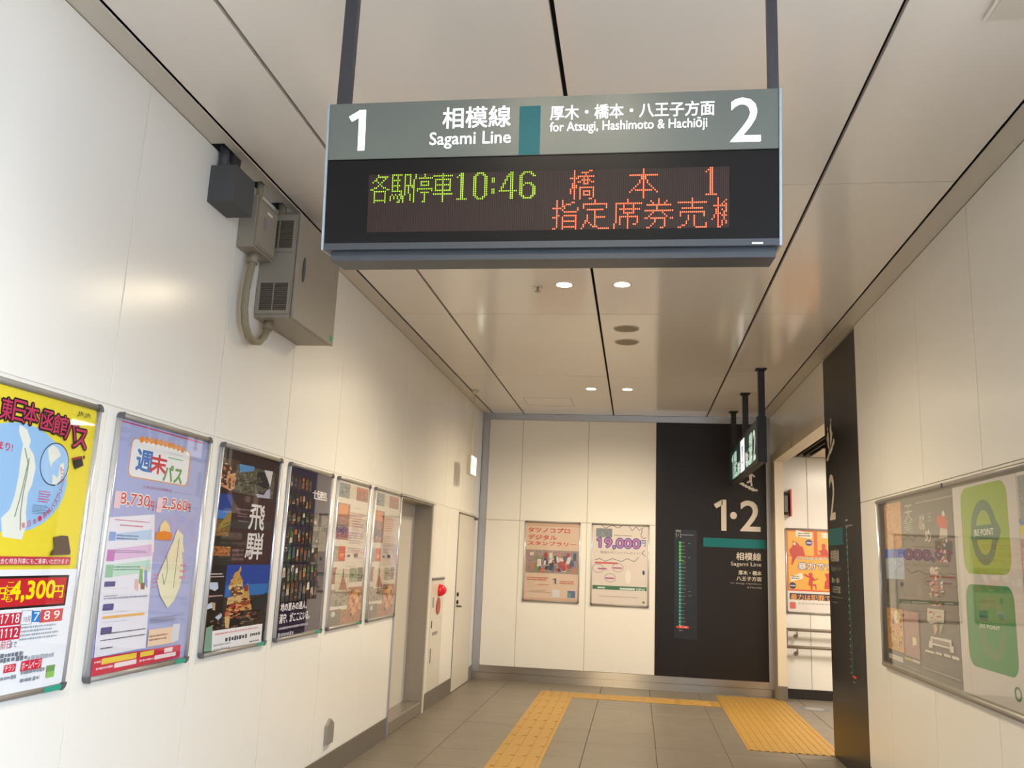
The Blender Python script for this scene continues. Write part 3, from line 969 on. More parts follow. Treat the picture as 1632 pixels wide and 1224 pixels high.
["D","9a9188","1",[-4.997,1.295,-4.884,1.291]],
["D","9a9188","1",[-5.001,1.27,-4.859,1.264]],
["D","8a8178","2",[-4.997,1.233,-4.883,1.213]],
],
'rc': [
["R","d6cfc8",[-4.775,2.037,-3.952,1.031]],
["O","95b23a",[-4.736,1.945,-4.167,1.519]],
["V","4f7a5c",[-4.456,1.715,-4.62,1.721,-4.256,1.708,-4.476,1.871,-4.489,1.56]],
["R","4f7a5c",[-4.6,1.75,-4.281,1.681]],
["T","JRE POINT","e4e6dc","B",[-4.589,1.732,-4.343,1.691]],
["O","3f8f50",[-4.739,1.469,-4.167,1.079]],
["V","5f8a56",[-4.428,1.278,-4.593,1.267,-4.282,1.288,-4.461,1.418,-4.448,1.127]],
["R","2a6e50",[-4.585,1.328,-4.475,1.299]],
["R","2a6e50",[-4.349,1.343,-4.289,1.316]],
["R","3f8f50",[-4.595,1.292,-4.291,1.269]],
["T","JRE POINT","e4e6dc","B",[-4.587,1.287,-4.341,1.264]],
["D","a8a49c","1",[-4.754,1.016,-4.455,1.015]],
["V","4a7a5a",[-4.194,1.016,-4.233,1.011,-4.158,1.021,-4.196,1.046,-4.194,0.984]],
],
'rd': [
["R","d9d4cc",[-4.059,1.968,-3.292,1.051]],
["F","newsprint",[-4.051,1.944,-3.235,1.728]],
["Q","5a86c4",[-4.089,1.743,-4.059,1.76,-3.968,1.731,-3.971,1.717]],
["E","e6d23c",[-4.014,1.707,-3.973,1.706,-4.01,1.732]],
["F","confetti",[-4.074,1.67,-3.283,1.46]],
],
'op': [
["R","dc5a2c",[1.833,2.0,3.284,1.256]],
["R","eeb040",[1.845,1.973,2.154,1.683]],
["R","eeb040",[2.198,1.978,2.669,1.704]],
["R","eeb040",[1.848,1.67,3.215,1.274]],
["Q","f2ead8",[1.946,1.987,2.139,1.957,2.13,1.886,1.941,1.912]],
["D","4a4238","2",[1.972,1.966,2.12,1.908]],
["R","f2ead8",[2.252,1.965,2.604,1.9]],
["Q","c83a2c",[1.904,1.874,1.923,1.844,1.943,1.849,1.972,1.824,1.993,1.795,2.022,1.789,2.052,1.679,1.969,1.683,1.939,1.652,1.897,1.565,1.882,1.568,1.895,1.665,1.867,1.701,1.861,1.745,1.894,1.784,1.91,1.814]],
["E","e9d2b8",[1.928,1.822,1.943,1.823,1.928,1.841]],
["E","3a3a80",[2.098,1.84,2.14,1.842,2.099,1.879]],
["R","e8e8f4",[2.071,1.844,2.129,1.831]],
["Q","c83a2c",[2.251,1.812,2.295,1.825,2.29,1.777,2.318,1.748,2.324,1.69,2.237,1.686,2.231,1.723,2.202,1.74,2.25,1.761]],
["E","c83a2c",[2.271,1.804,2.295,1.805,2.272,1.836]],
["X","これらはすべて","3a2a5c","f4f0ea",[1.946,1.668,2.383,1.632]],
["X","暴力です","3a2a5c","f4f0ea",[1.963,1.599,2.376,1.515]],
["Q","f2ead8",[1.865,1.427,2.007,1.474,2.02,1.405,1.874,1.365]],
["D","4a4238","2",[1.879,1.443,1.998,1.396]],
["E","c83a2c",[2.108,1.452,2.133,1.454,2.109,1.482]],
["Q","c83a2c",[2.032,1.468,2.05,1.461,2.086,1.437,2.129,1.439,2.157,1.403,2.193,1.42,2.197,1.409,2.157,1.389,2.131,1.38,2.13,1.344,2.17,1.345,2.175,1.284,2.161,1.283,2.155,1.323,2.126,1.322,2.125,1.278,2.107,1.277,2.104,1.321,2.076,1.334,2.092,1.415,2.035,1.442]],
["Q","c83a2c",[2.274,1.474,2.325,1.484,2.372,1.376,2.326,1.294,2.265,1.292,2.271,1.372,2.294,1.409]],
["E","26264a",[1.893,1.318,1.933,1.32,1.894,1.357]],
["R","d0d0ec",[1.859,1.323,1.927,1.311]],
["R","e9e2dc",[1.835,1.249,3.271,0.988]],
["R","2d2350",[1.855,1.229,3.21,1.153]],
["T","暴力は犯罪です","f0a430","B",[1.867,1.219,2.422,1.152]],
["O","d86a5a",[1.854,1.123,1.925,1.043]],
["D","8a8078","4",[1.955,1.121,3.138,1.102]],
],
's2': [
["T","1","e8f4f2","B",[-10.55,2.809,-10.371,2.52]],
["T","相模線","c8e0dc","B",[-10.314,2.819,-10.043,2.688]],
["T","厚木・橋本","c8e0dc","B",[-10.313,2.661,-9.721,2.544]],
["D","a8c8c4","1",[-10.304,2.589,-9.74,2.487]],
["D","a8c8c4","1",[-10.294,2.705,-10.019,2.632]],
["R","f4f0fa",[-9.665,2.856,-9.313,2.487]],
["Q","6a5f86",[-9.551,2.797,-9.448,2.782,-9.477,2.623,-9.426,2.617,-9.506,2.584,-9.568,2.618,-9.528,2.621]],
["T","相模線","c8e0dc","B",[-8.921,2.827,-8.667,2.699]],
["D","a8c8c4","1",[-8.955,2.722,-8.675,2.629]],
["T","厚木・橋本","c8e0dc","B",[-9.232,2.683,-8.673,2.544]],
["D","a8c8c4","1",[-9.191,2.612,-8.658,2.483]],
["T","2","e8f4f2","B",[-8.622,2.822,-8.435,2.522]],
],
}

# ================================================================== FLOOR
floor = struct(MB().box(-2.6, XR + 0.139, -3.2, 11.6, -0.12, -0.005).box(XR + 0.139, 6.0, 7.79, 11.6, -0.12, -0.005).build('floor', M_GROUT, None, (0, 5, -0.12)), 'grey stone tile floor of the station passage', 'floor')
T = 0.5788
def tile_mesh(w, d):
    b = 0.0025
    mb = MB()
    w2, d2 = w / 2, d / 2
    lo = [(-w2, -d2, -0.0049), (w2, -d2, -0.0049), (w2, d2, -0.0049), (-w2, d2, -0.0049)]
    mid = [(x, y, -b) for x, y, z in lo]
    top = [(x * (1 - b / w2), y * (1 - b / d2), 0) for x, y, z in lo]
    vs = lo + mid + top
    fs = [(8, 9, 10, 11)] + [(i, (i + 1) % 4, 4 + (i + 1) % 4, 4 + i) for i in range(4)] + [(4 + i, 4 + (i + 1) % 4, 8 + (i + 1) % 4, 8 + i) for i in range(4)]
    mb.add(vs, fs)
    return mb.mesh('floor_tile', M_TILE)
TM = {}
xs = [-2.2] + [-1.557 + T * k for k in range(0, 11)]
ys = [7.76 + T * k for k in range(-15, 7)]
for i in range(len(xs) - 1):
    for j in range(len(ys) - 1):
        x0, x1, y0, y1 = xs[i], xs[i + 1], ys[j], min(ys[j + 1], 11.25)
        if y1 - y0 < 0.05:
            continue
        if x0 > 1.6 and y0 < 7.7:
            continue
        if x0 > 3.4:
            continue
        w, d = round(x1 - x0 - 0.005, 4), round(y1 - y0 - 0.005, 4)
        if (w, d) not in TM:
            TM[(w, d)] = tile_mesh(w, d)
        inst(TM[(w, d)], 'floor_tile', floor, ((x0 + x1) / 2, (y0 + y1) / 2, 0))

# ================================================================== CEILING
ceiling = struct(MB().box(-2.3, 1.9, -3.0, 11.4, ZC + 0.03, ZC + 0.2).build('ceiling', M_DARK, None, (0, 5, ZC + 0.03)), 'satin grey metal panel ceiling of the passage', 'ceiling')
jx = [-1.915 + 0.012, -1.4925, -0.3136, 0.873, 1.5243 - 0.012]
jy = [-2.75, -0.455, 1.86, 4.1745, 6.482, 8.8044, 11.19]
CM = {}
panels = {}
for i in range(4):
    for j in range(6):
        gl = 0.0 if i == 0 else 0.0095
        gr = 0.0 if i == 3 else 0.0095
        x0, x1, y0, y1 = jx[i] + gl, jx[i + 1] - gr, jy[j] + 0.004, jy[j + 1] - 0.004
        key = (round(x1 - x0, 3), round(y1 - y0, 3))
        if key not in CM:
            w, d = key
            CM[key] = MB().box(-w / 2, w / 2, -d / 2, d / 2, 0, 0.024).mesh('ceiling_panel', M_CEIL)
        panels[(i, j)] = inst(CM[key], 'ceiling_panel', ceiling, ((x0 + x1) / 2, (y0 + y1) / 2, ZC))
# inspection hatch outline in the far panel
h0, h1, g0, g1 = -1.36, -0.785, 10.03, 10.55
mb = MB()
for b in ((h0, h1, g0, g0 + 0.007), (h0, h0 + 0.005, g0 + 0.007, g1 - 0.007), (h1 - 0.005, h1, g0 + 0.007, g1 - 0.007), (h0, h1, g1 - 0.007, g1)):
    mb.box(*b, ZC - 0.0006, ZC + 0.001)
mb.build('hatch_joint', mat('hatch_shadow_gap', '6b6258', rough=0.8), ceiling)

# soffit strips between walls and ceiling panels
holes = [(3.575, 3.77), (4.0, 4.085), (4.275, 4.40)]
mb = MB().box(-1.972, -1.9153, -3.0, 11.19, ZC, ZC + 0.02)
y = -3.0
for a, b in holes + [(11.19, 11.19)]:
    mb.box(XL, -1.972, y, a, ZC, ZC + 0.02)
    y = b
mb.box(-1.9225, -1.9153, -3.0, 11.19, ZC - 0.007, ZC + 0.06)
M_SOFF = mat('soffit_strip', 'd6d0c6', rough=0.4)
struct(mb.build('trim_1', M_SOFF, None, (-1.97, 4, ZC)), 'narrow beige soffit strip along the left wall top', 'trim')
mb = MB().box(1.5243, XR, 2.4, 11.19, ZC, ZC + 0.02).box(1.5243, 1.5315, 2.4, 11.19, ZC - 0.007, ZC + 0.06)
struct(mb.build('trim_2', M_SOFF, None, (1.59, 5, ZC)), 'narrow beige soffit strip along the right wall top', 'trim')

# ================================================================== LEFT WALL
wl = MB()
D1 = (7.377, 8.60)     # recessed door opening
wl.box(-2.35, XL - 0.003, -3.0, D1[0], 0, ZC)
wl.box(-2.35, XL - 0.003, D1[0], D1[1], 2.0, ZC)
wl.box(-2.35, XL - 0.003, D1[1], 11.25, 0, ZC)
wl.box(-2.35, -2.30, D1[0], D1[1], 0, 2.0)
wall_left = struct(wl.build('wall_left', M_SEAL, None, (-2.2, 4, 0)), 'glossy white panelled wall on the left with a row of posters', 'wall')
J = [3.05 + 0.8655 * k for k in range(-7, 10)]
J = [-3.0] + J + [11.19]
PM = {}
def wpanel(y0, y1, z0, z1, g=0.0035):
    w, h = round(y1 - y0 - 2 * g, 3), round(z1 - z0 - 2 * g, 3)
    if (w, h) not in PM:
        PM[(w, h)] = MB().box(-0.0029, 0, -w / 2, w / 2, -h / 2, h / 2, bev=0.001).mesh('wall_panel', M_WALL)
    return inst(PM[(w, h)], 'wall_panel', wall_left, (XL, (y0 + y1) / 2, (z0 + z1) / 2))
for a, b in zip(J, J[1:]):
    if b - a > 0.05:
        wpanel(a, b, 2.02, ZC - 0.001)
    if b <= 7.39 and b - a > 0.05:
        wpanel(a, b, 0.165, 2.02)
for a, b, z0, z1 in ((8.655, 8.73, 0.165, 2.02), (8.73, 9.31, 1.275, 2.02), (9.31, 9.925, 0.165, 2.02), (10.975, 11.19, 0.165, 2.02)):
    wpanel(a, b, z0, z1)
for n, (a, b) in enumerate(((-3.0, 7.36), (8.655, 9.925), (10.975, 11.19))):
    struct(box('baseboard_left', M_BASE, None, XL - 0.004, XL + 0.0015, a, b, 0.0, 0.162, loc=(XL, (a + b) / 2, 0)), ('long brown-grey baseboard under the poster row', 'short brown-grey baseboard under the fire hydrant cabinet', 'short brown-grey baseboard stub beside the far left corner')[n], 'baseboard')

# recessed door 1
d = thing('door_1', 'white recessed door with lever handle right of the last left-wall poster', 'door', (-2.2, 8.0, 0))
d['kind'] = 'structure'
box('door_leaf', M_DOOR, d, -2.255, -2.215, 7.40, 8.58, 0.11, 1.985)
box('jamb', M_JAMB, d, -2.30, XL, 8.575, 8.60, 0.0, 2.0)
box('jamb', M_JAMB, d, -2.30, XL - 0.003, 7.378, 7.40, 0.0, 2.0)
box('head_jamb', M_JAMB, d, -2.30, XL - 0.003, 7.40, 8.575, 1.985, 1.999)
box('architrave', M_ALU, d, XL - 0.002, XL + 0.012, 7.358, 7.380, 0.0, 2.012)
box('architrave', M_DOOR, d, XL - 0.002, XL + 0.006, 8.60, 8.655, 0.0, 2.012)
box('architrave', M_ALU, d, XL - 0.002, XL + 0.012, 7.38, 8.655, 2.0, 2.012)
box('threshold', M_STEEL, d, -2.30, XL - 0.005, 7.40, 8.575, 0.0, 0.11, bev=0.008)
h = box('door_handle', M_STEEL, d, -2.215, -2.205, 7.455, 7.50, 1.0, 1.09)
MB().tube([(-2.205, 7.478, 1.045), (-2.17, 7.478, 1.045), (-2.165, 7.49, 1.045), (-2.165, 7.60, 1.045)], 0.010, 8).build('lever', M_STEEL, h)

# flush door 2
d = thing('door_2', 'flush white door with two dark locks next to the far left corner', 'door', (-2.03, 10.45, 0))
d['kind'] = 'structure'
box('door_gap', M_DARK, d, XL - 0.0029, XL + 0.0002, 9.93, 10.97, 0.0, 2.0)
box('door_leaf', M_DOOR, d, XL + 0.0003, XL + 0.006, 9.942, 10.955, 0.008, 1.985)
box('head_trim', M_RAILG, d, XL - 0.002, XL + 0.014, 9.93, 10.95, 1.992, 2.006)
for z in (1.07, 0.985):
    k = MB().tube([(XL + 0.006, 10.02, z), (XL + 0.022, 10.02, z)], 0.022, 12).build('lock', M_DARK, d)
MB().tube([(XL + 0.004, 10.015, 0.94), (XL + 0.05, 10.015, 0.94), (XL + 0.05, 10.07, 0.935)], 0.011, 8).build('door_handle', M_CAP, d)
box('door_closer', M_CAP, d, XL + 0.006, XL + 0.05, 10.87, 10.93, 1.955, 1.985)

# ================================================================== BACK WALL
wb = MB().box(-2.35, XR + 0.06, YB + 0.003, YB + 0.25, 0, ZC).build('wall_back', M_GREYSEAL, None, (0, YB + 0.1, 0))
wall_back = struct(wb, 'cream white panelled end wall with two small posters', 'wall')
def bpanel(x0, x1, z0, z1, m=M_WALL, g=0.003, par=None):
    par = par or wall_back
    return MB().box(x0 + g, x1 - g, YB, YB + 0.0029, z0 + g, z1 - g, bev=0.001).build('wall_panel', m, par, ((x0 + x1) / 2, YB, (z0 + z1) / 2))
bx_ = [-1.945, -1.497, -0.63, 0.237]
for a, b in zip(bx_, bx_[1:]):
    bpanel(a, b, 0.17, 1.985)
    bpanel(a, b, 1.985, 3.305)
kb = thing('wall_panel_sign', 'tall black wall panel with stair pictogram and big 1·2 lettering', 'sign', (0.9, YB, 0.17))
box('black_panel', M_BLACK, kb, 0.24, 1.600, YB - 0.0008, YB + 0.0028, 0.17, 3.302)
split_print(BF(YB - 0.0008), PRINTS['wb'], kb, (0.24, 1.600, 0.17, 3.3))
rm = thing('route_map', 'narrow dark route map strip with green station line on the black end wall panel', 'route map', (0.5, YB - 0.001, 0.6))
wmx0, wmx1, wmz0, wmz1 = PRINTS['wm'][0][-1][0], PRINTS['wm'][0][-1][2], PRINTS['wm'][0][-1][3], PRINTS['wm'][0][-1][1]
box('map_sheet', mat('map_black', '1b1b1d', rough=0.3), rm, wmx0, wmx1, YB - 0.004, YB - 0.0012, wmz0, wmz1)
pr = Print(BF(YB - 0.004))
run_print(pr, PRINTS['wm'][1:])
lx = PRINTS['wm'][4][-1][0]
for k in range(24):
    z = wmz1 - 0.16 - k * (wmz1 - wmz0 - 0.30) / 23.5
    pr.ell(lx + 0.012, z, 0.006, 0.006, ink('cfe0d8'), 10)
    pr.dashes(lx + 0.028, z - 0.008, lx + 0.06 + 0.03 * pr.rng.random(), z + 0.008, 1, ink('9a948c'))
pr.build(rm, 'map_print')['kind'] = 'stuff'
# metal trims round the back wall
struct(MB().box(XL + 0.001, -1.945, YB - 0.006, YB + 0.002, 0.09, 3.305, bev=0.001).build('trim_3', M_ALU, None, (-1.99, YB, 0.09)), 'grey aluminium corner strip at the far left corner', 'trim')
struct(MB().box(XL + 0.001, XR, YB - 0.006, YB + 0.002, 3.305, ZC - 0.001, bev=0.001).build('trim_4', M_ALU, None, (0, YB, 3.305)), 'grey aluminium strip along the top of the end wall', 'trim')
struct(MB().box(1.602, XR + 0.02, YB - 0.012, YB + 0.002, 0.09, 3.305, bev=0.001).build('trim_5', M_ALU, None, (1.63, YB, 0.09)), 'grey aluminium corner strip right of the black end wall panel', 'trim')
struct(MB().box(-1.945, 1.602, YB - 0.004, YB + 0.002, 0.088, 0.168, bev=0.001).box(XL + 0.002, XR, YB - 0.008, YB + 0.002, 0.0, 0.086, bev=0.001).build('baseboard_back', M_BRUSH, None, (0, YB, 0)), 'shiny brushed steel two-step baseboard along the end wall', 'baseboard')

# ================================================================== RIGHT WALL
wr = MB().box(XR + 0.003, XR + 0.13, 2.4, 7.95, 0, ZC).box(XR + 0.003, XR + 0.13, 7.95, 10.97, 2.90, ZC).box(XR + 0.003, XR + 0.10, 10.97, 11.2, 0, ZC)
wall_right = struct(wr.build('wall_right', M_GREYSEAL, None, (XR + 0.1, 5, 0)), 'white panelled wall on the right with a wide poster board', 'wall')
def rpanel(y0, y1, z0, z1, g=0.0025):
    return MB().box(XR, XR + 0.0029, y0 + g, y1 - g, z0 + g, z1 - g, bev=0.001).build('wall_panel', M_WALL, wall_right, (XR, (y0 + y1) / 2, (z0 + z1) / 2))
rj = [2.4, 2.70, 3.58, 4.455, 5.34, 6.215, 6.81]
for a, b in zip(rj, rj[1:]):
    rpanel(a, b, 0.165, 2.015)
    rpanel(a, b, 2.015, ZC - 0.001)
for a, b in ((7.95, 9.5), (9.5, 11.19)):
    rpanel(a, b, 2.90, ZC - 0.001)
struct(box('baseboard_right', M_BASE, None, XR - 0.0015, XR + 0.0028, 2.4, 6.81, 0.0, 0.162, loc=(XR, 4.6, 0)), 'brown-grey baseboard under the poster board', 'baseboard')
kr = thing('wall_panel_sign', 'floor to ceiling black panel with a big 2 beside the stairway opening', 'sign', (XR, 7.4, 0))
box('black_panel', M_BLACK, kr, XR - 0.0008, XR + 0.0028, 6.81, 7.965, 0.001, ZC - 0.02)
split_print(RF(XR - 0.0008), PRINTS['rk'], kr, (-7.965, -6.81, 0, 3.3))
pr = Print(RF(XR - 0.0008), d0=0.003)
(a0, b0, a1, b1) = [i for i in PRINTS['rk'] if i[0] == 'R2'][0][-1]
for k in range(23):
    t = k / 22
    pr.ell(-7.255, b0 + (b1 - b0) * t, 0.012, 0.008, ink('8fb0a8'), 10)
    pr.dashes(-7.225, b0 + (b1 - b0) * t - 0.007, -7.15, b0 + (b1 - b0) * t + 0.007, 1, ink('5f5a56'))
pr.build(kr, 'route_stations')['kind'] = 'stuff'
# opening frame
fr = thing('door_3', 'cream frame of the wide stairway opening in the right wall', 'door frame', (1.7, 9.5, 0))
fr['kind'] = 'structure'
box('head_jamb', M_CREAM, fr, XR - 0.004, XR + 0.15, 7.967, 10.97, 2.80, 2.90)
box('jamb', M_CREAM, fr, XR + 0.01, XR + 0.115, 10.95, 11.07, 0.165, 2.80)
box('jamb_base', M_BASE, fr, XR + 0.008, XR + 0.117, 10.948, 11.07, 0.0, 0.165)
box('jamb', M_CREAM, fr, XR + 0.001, XR + 0.15, 7.95, 7.966, 0.0, 2.90)

struct(MB().box(-2.35, 1.9, -3.2, -3.0, 0, ZC + 0.2).build('wall_rear_block', M_WALL, None, (0, -3.1, 0)), 'unseen white wall added behind the viewer to block the sky', 'wall')  # added out of view so the open sky does not wash out the posters
struct(MB().box(5.9, 6.0, 7.8, 11.4, 0, 3.4).build('stairway_daylight_block', M_WALL, None, (5.95, 9.5, 0)), 'unseen white wall added to keep daylight out of the stairway', 'wall')  # added out of view to cut bluish daylight on the stairway wall

# ================================================================== STAIRWAY beyond the opening
YH = 11.2
wh = struct(MB().box(XR + 0.10, 6.0, YH + 0.003, YH + 0.2, 0, 3.4).build('wall_stairway', M_GREYSEAL, None, (3, YH, 0)), 'white panelled stairway wall behind the handrail', 'wall')
hx = [XR + 0.105, 2.093, 2.96, 3.83, 4.70, 5.57]
for a, b in zip(hx, hx[1:]):
    MB().box(a + 0.004, b - 0.004, YH, YH + 0.0029, 0.115, 2.89, bev=0.001).build('wall_panel', M_WALL, wh, ((a + b) / 2, YH, 1.5))
struct(box('baseboard_stairway', mat('black_kick', '26221f', rough=0.4), None, XR + 0.125, 5.57, YH - 0.004, YH + 0.0028, 0.0, 0.112, loc=(3.5, YH, 0)), 'black baseboard of the stairway wall', 'baseboard')
struct(MB().box(XR + 0.135, 6.0, 7.80, 7.95, 0, 3.4).build('wall_stairway_near', M_WALL, None, (3.5, 7.9, 0)), 'near side wall of the stairway', 'wall')
cs = struct(MB().box(XR + 0.131, 6.0, 7.95, YH, 3.30, 3.4).build('ceiling_stairway', M_DARK, None, (3.5, 9.5, 3.3)), 'dark slatted open ceiling over the stairway', 'ceiling')
M_SLAT = mat('dark_slat', '3b352f', rough=0.6)
sm = MB().box(-0.006, 0.006, -(YH - 7.96) / 2, (YH - 7.96) / 2, 0, 0.05).mesh('ceiling_slat', M_SLAT)
for k in range(44):
    inst(sm, 'ceiling_slat', cs, (XR + 0.17 + k * 0.08, (YH + 7.95) / 2, 2.90))
sm2 = MB().box(0, 3.6, -0.006, 0.006, 0, 0.05).mesh('ceiling_slat', M_SLAT)
for k in range(9):
    inst(sm2, 'ceiling_slat', cs, (XR + 0.15, 8.1 + k * 0.36, 2.951))
lum = thing('ceiling_fill_light', 'unseen box luminaire added to brighten the stairway', 'fill light', (2.9, 9.1, 2.86))  # added out of view behind the black column to light the stairway
box('housing', M_CREAM, lum, 2.35, 3.45, 8.7, 9.5, 2.875, 2.899)
box('diffuser', mat('lit_diffuser', 'fff0dc', emit=3.0), lum, 2.40, 3.40, 8.75, 9.45, 2.868, 2.876)
ld = bpy.data.lights.new('stairway_fill', 'AREA'); ld.shape = 'RECTANGLE'; ld.size = 1.0; ld.size_y = 0.7; ld.energy = HALL_W; ld.color = (1.0, 0.88, 0.74)
lo = bpy.data.objects.new('stairway_fill', ld); COL.objects.link(lo); lo.parent = lum; lo.location = (0.0, 0.0, 0.0)
box('ceiling_board', M_CREAM, cs, 2.12, 2.75, 10.35, 11.1, 2.885, 2.8985)
# handrail
hr = thing('handrail', 'double stainless steel handrail on the stairway wall', 'handrail', (2.6, 11.1, 0.6))
def bend(z):
    return [(1.80, 11.09, z), (5.4, 11.09, z)]
MB().tube(bend(0.805), 0.019, 10).build('rail', M_STEEL, hr)
MB().tube(bend(0.605), 0.019, 10).build('rail', M_STEEL, hr)
MB().tube([(1.81, 11.09, 0.805), (1.795, 11.09, 0.795), (1.788, 11.09, 0.77), (1.788, 11.09, 0.64), (1.795, 11.09, 0.615), (1.81, 11.09, 0.605)], 0.019, 10).build('rail_return', M_STEEL, hr)
for x in (1.915, 2.9, 3.9):
    for z in (0.805, 0.605):
        MB().tube([(x, 11.09, z - 0.01), (x, 11.10, z - 0.07), (x, YH, z - 0.085)], 0.011, 8).tube([(x, YH - 0.008, z - 0.085), (x, YH - 0.0005, z - 0.085)], 0.028, 14).build('bracket', M_STEEL, hr)
# black box with red plate
bb = thing('wall_speaker', 'small black wall box beside the cream stairway frame', 'speaker', (1.82, 11.15, 2.17))
box('body', M_SIGNBLK, bb, 1.797, 1.848, 11.10, YH - 0.001, 2.17, 2.44, bev=0.004)
box('grille', M_CAP, bb, 1.802, 1.843, 11.097, 11.10, 2.20, 2.40)
rp = thing('red_plate', 'narrow red plate sign projecting from the stairway wall', 'sign', (1.88, 11.15, 2.15))
box('plate', mat('red_plate', 'c9554a', rough=0.5), rp, 1.868, 1.884, 11.06, YH - 0.001, 2.15, 2.48)
box('bracket', M_STEEL, rp, 1.862, 1.890, 11.19, YH - 0.0005, 2.2, 2.44)
# floor sticker
fs_ = thing('floor_sticker', 'round grey-blue floor sticker near the stairway', 'sticker', (1.98, 10.5, 0))
MB().tube([(1.98, 10.5, 0.0003), (1.98, 10.5, 0.0012)], 0.16, 32).build('disc', mat('sticker_grey', '666a78', rough=0.5), fs_)
MB().tube([(1.98, 10.5, 0.0012), (1.98, 10.5, 0.0016)], 0.11, 32).build('inner_disc', mat('sticker_pale', '938d84', rough=0.5), fs_)

# ================================================================== HANGING DEPARTURE BOARD
SV = Vector((0, -0.05, 0.455)).normalized()
SN = Vector((0, -SV.z, SV.y))           # outward, toward the viewer
SO = Vector((0, 2.40, 2.405))
def SF(a, b, d):
    return tuple(SO + Vector((a, 0, 0)) + SV * b + SN * d)
db = thing('departure_board', 'hanging departure board with grey 1 and 2 header and lit LED rows', 'departure board', (-0.285, 2.44, 2.38))
def spart(name, m, a0, a1, b0, b1, d0, d1, parent=db, bev=0):
    return MB().prism([(a0, b0), (a1, b0), (a1, b1), (a0, b1)], SF, d0, d1).build(name, m, parent)
M_SHDR = mat('sign_grey_panel', '5e6460', rough=0.3, spec=0.45)
M_SBODY = mat('sign_body', '363c45', rough=0.4)
M_SEDGE = mat('sign_edge', '9aa8b2', rough=0.35, metal=0.4)
M_LIT = mat('lit_white_letter', 'ffffff', rough=0.4, emit=0.9)
M_TEAL = mat('lit_teal', '07585f', rough=0.45, emit=0.06, spec=0.3)
spart('housing', M_SBODY, -0.955, 0.387, 0.008, 0.448, -0.15, -0.012)
hd = spart('header_panel', M_SHDR, -0.9585, 0.3905, 0.279, 0.4577, -0.012, 0.0)
blk = spart('display_panel', M_SIGNBLK, -0.9585, 0.3905, 0.016, 0.279, -0.012, -0.001)
spart('header_joint', M_SIGNBLK, -0.9585, 0.3905, 0.2765, 0.2795, -0.001, 0.0012)
for a0, a1 in ((-0.966, -0.959), (0.391, 0.398)):
    spart('side_rail', M_SEDGE, a0, a1, -0.004, 0.4577, -0.15, 0.003)
spart('bottom_rail', M_SBODY, -0.959, 0.391, -0.004, 0.016, -0.05, 0.003)
MB().prism([(-0.94, -0.034), (0.383, -0.034), (0.383, -0.004), (-0.94, -0.004)], SF, -0.14, -0.016).build('lower_housing', M_SBODY, db)
spart('label_sticker', M_WHITE, 0.3148, 0.3454, 0.0, 0.005, 0.003, 0.0034)
spart('line_colour_band', M_TEAL, -0.3635, -0.2998, 0.2795, 0.4305, 0.0, 0.0006, hd)
def stext(s, a0, b0, a1, b1, off=0.0):
    pr = Print(SF, d0=0.0006)
    pr.text(s, a0, b0, a1, b1, M_LIT, off)
    o = pr.build(hd, 'print')
    if len(s) > 1:
        o['kind'] = 'stuff'
stext('1', -0.8963, 0.3067, -0.8420, 0.4366, 0.015)
stext('相模線', -0.600, 0.3679, -0.3897, 0.435, 0.014)
stext('Sagami Line', -0.638, 0.3055, -0.3886, 0.3575, 0.006)
stext('厚木・橋本・八王子方面', -0.271, 0.3840, 0.2096, 0.4290, 0.012)
stext('for Atsugi, Hashimoto & Hachiōji', -0.2707, 0.3400, 0.1887, 0.3790, 0.006)
stext('2', 0.2539, 0.3013, 0.3396, 0.4337, 0.008)
# LED matrix
def led_bg():
    m = bpy.data.materials.new('led_matrix')
    m.use_nodes = True
    nt = m.node_tree
    p = nt.nodes['Principled BSDF']
    p.inputs['Roughness'].default_value = 0.5
    p.inputs['Specular IOR Level'].default_value = 0.2
    geo = nt.nodes.new('ShaderNodeNewGeometry')
    wv = nt.nodes.new('ShaderNodeTexWave')
    wv.wave_type = 'BANDS'; wv.bands_direction = 'X'
    wv.inputs['Scale'].default_value = 2 * math.pi / (20 * 0.00561) / 1.0
    nt.links.new(geo.outputs['Position'], wv.inputs['Vector'])
    rp_ = nt.nodes.new('ShaderNodeValToRGB')
    rp_.color_ramp.elements[0].color = lin('1d1515'); rp_.color_ramp.elements[1].color = lin('372a29')
    nt.links.new(wv.outputs['Fac'], rp_.inputs['Fac'])
    nt.links.new(rp_.outputs['Color'], p.inputs['Base Color'])
    return m
DA0, DA1, DB0, DB1 = -0.8245, 0.2515, 0.0497, 0.2297
spart('led_matrix', led_bg(), DA0, DA1, DB0, DB1, -0.001, -0.0004, blk)
PX = (DA1 - DA0) / 192; PY = (DB1 - DB0) / 32
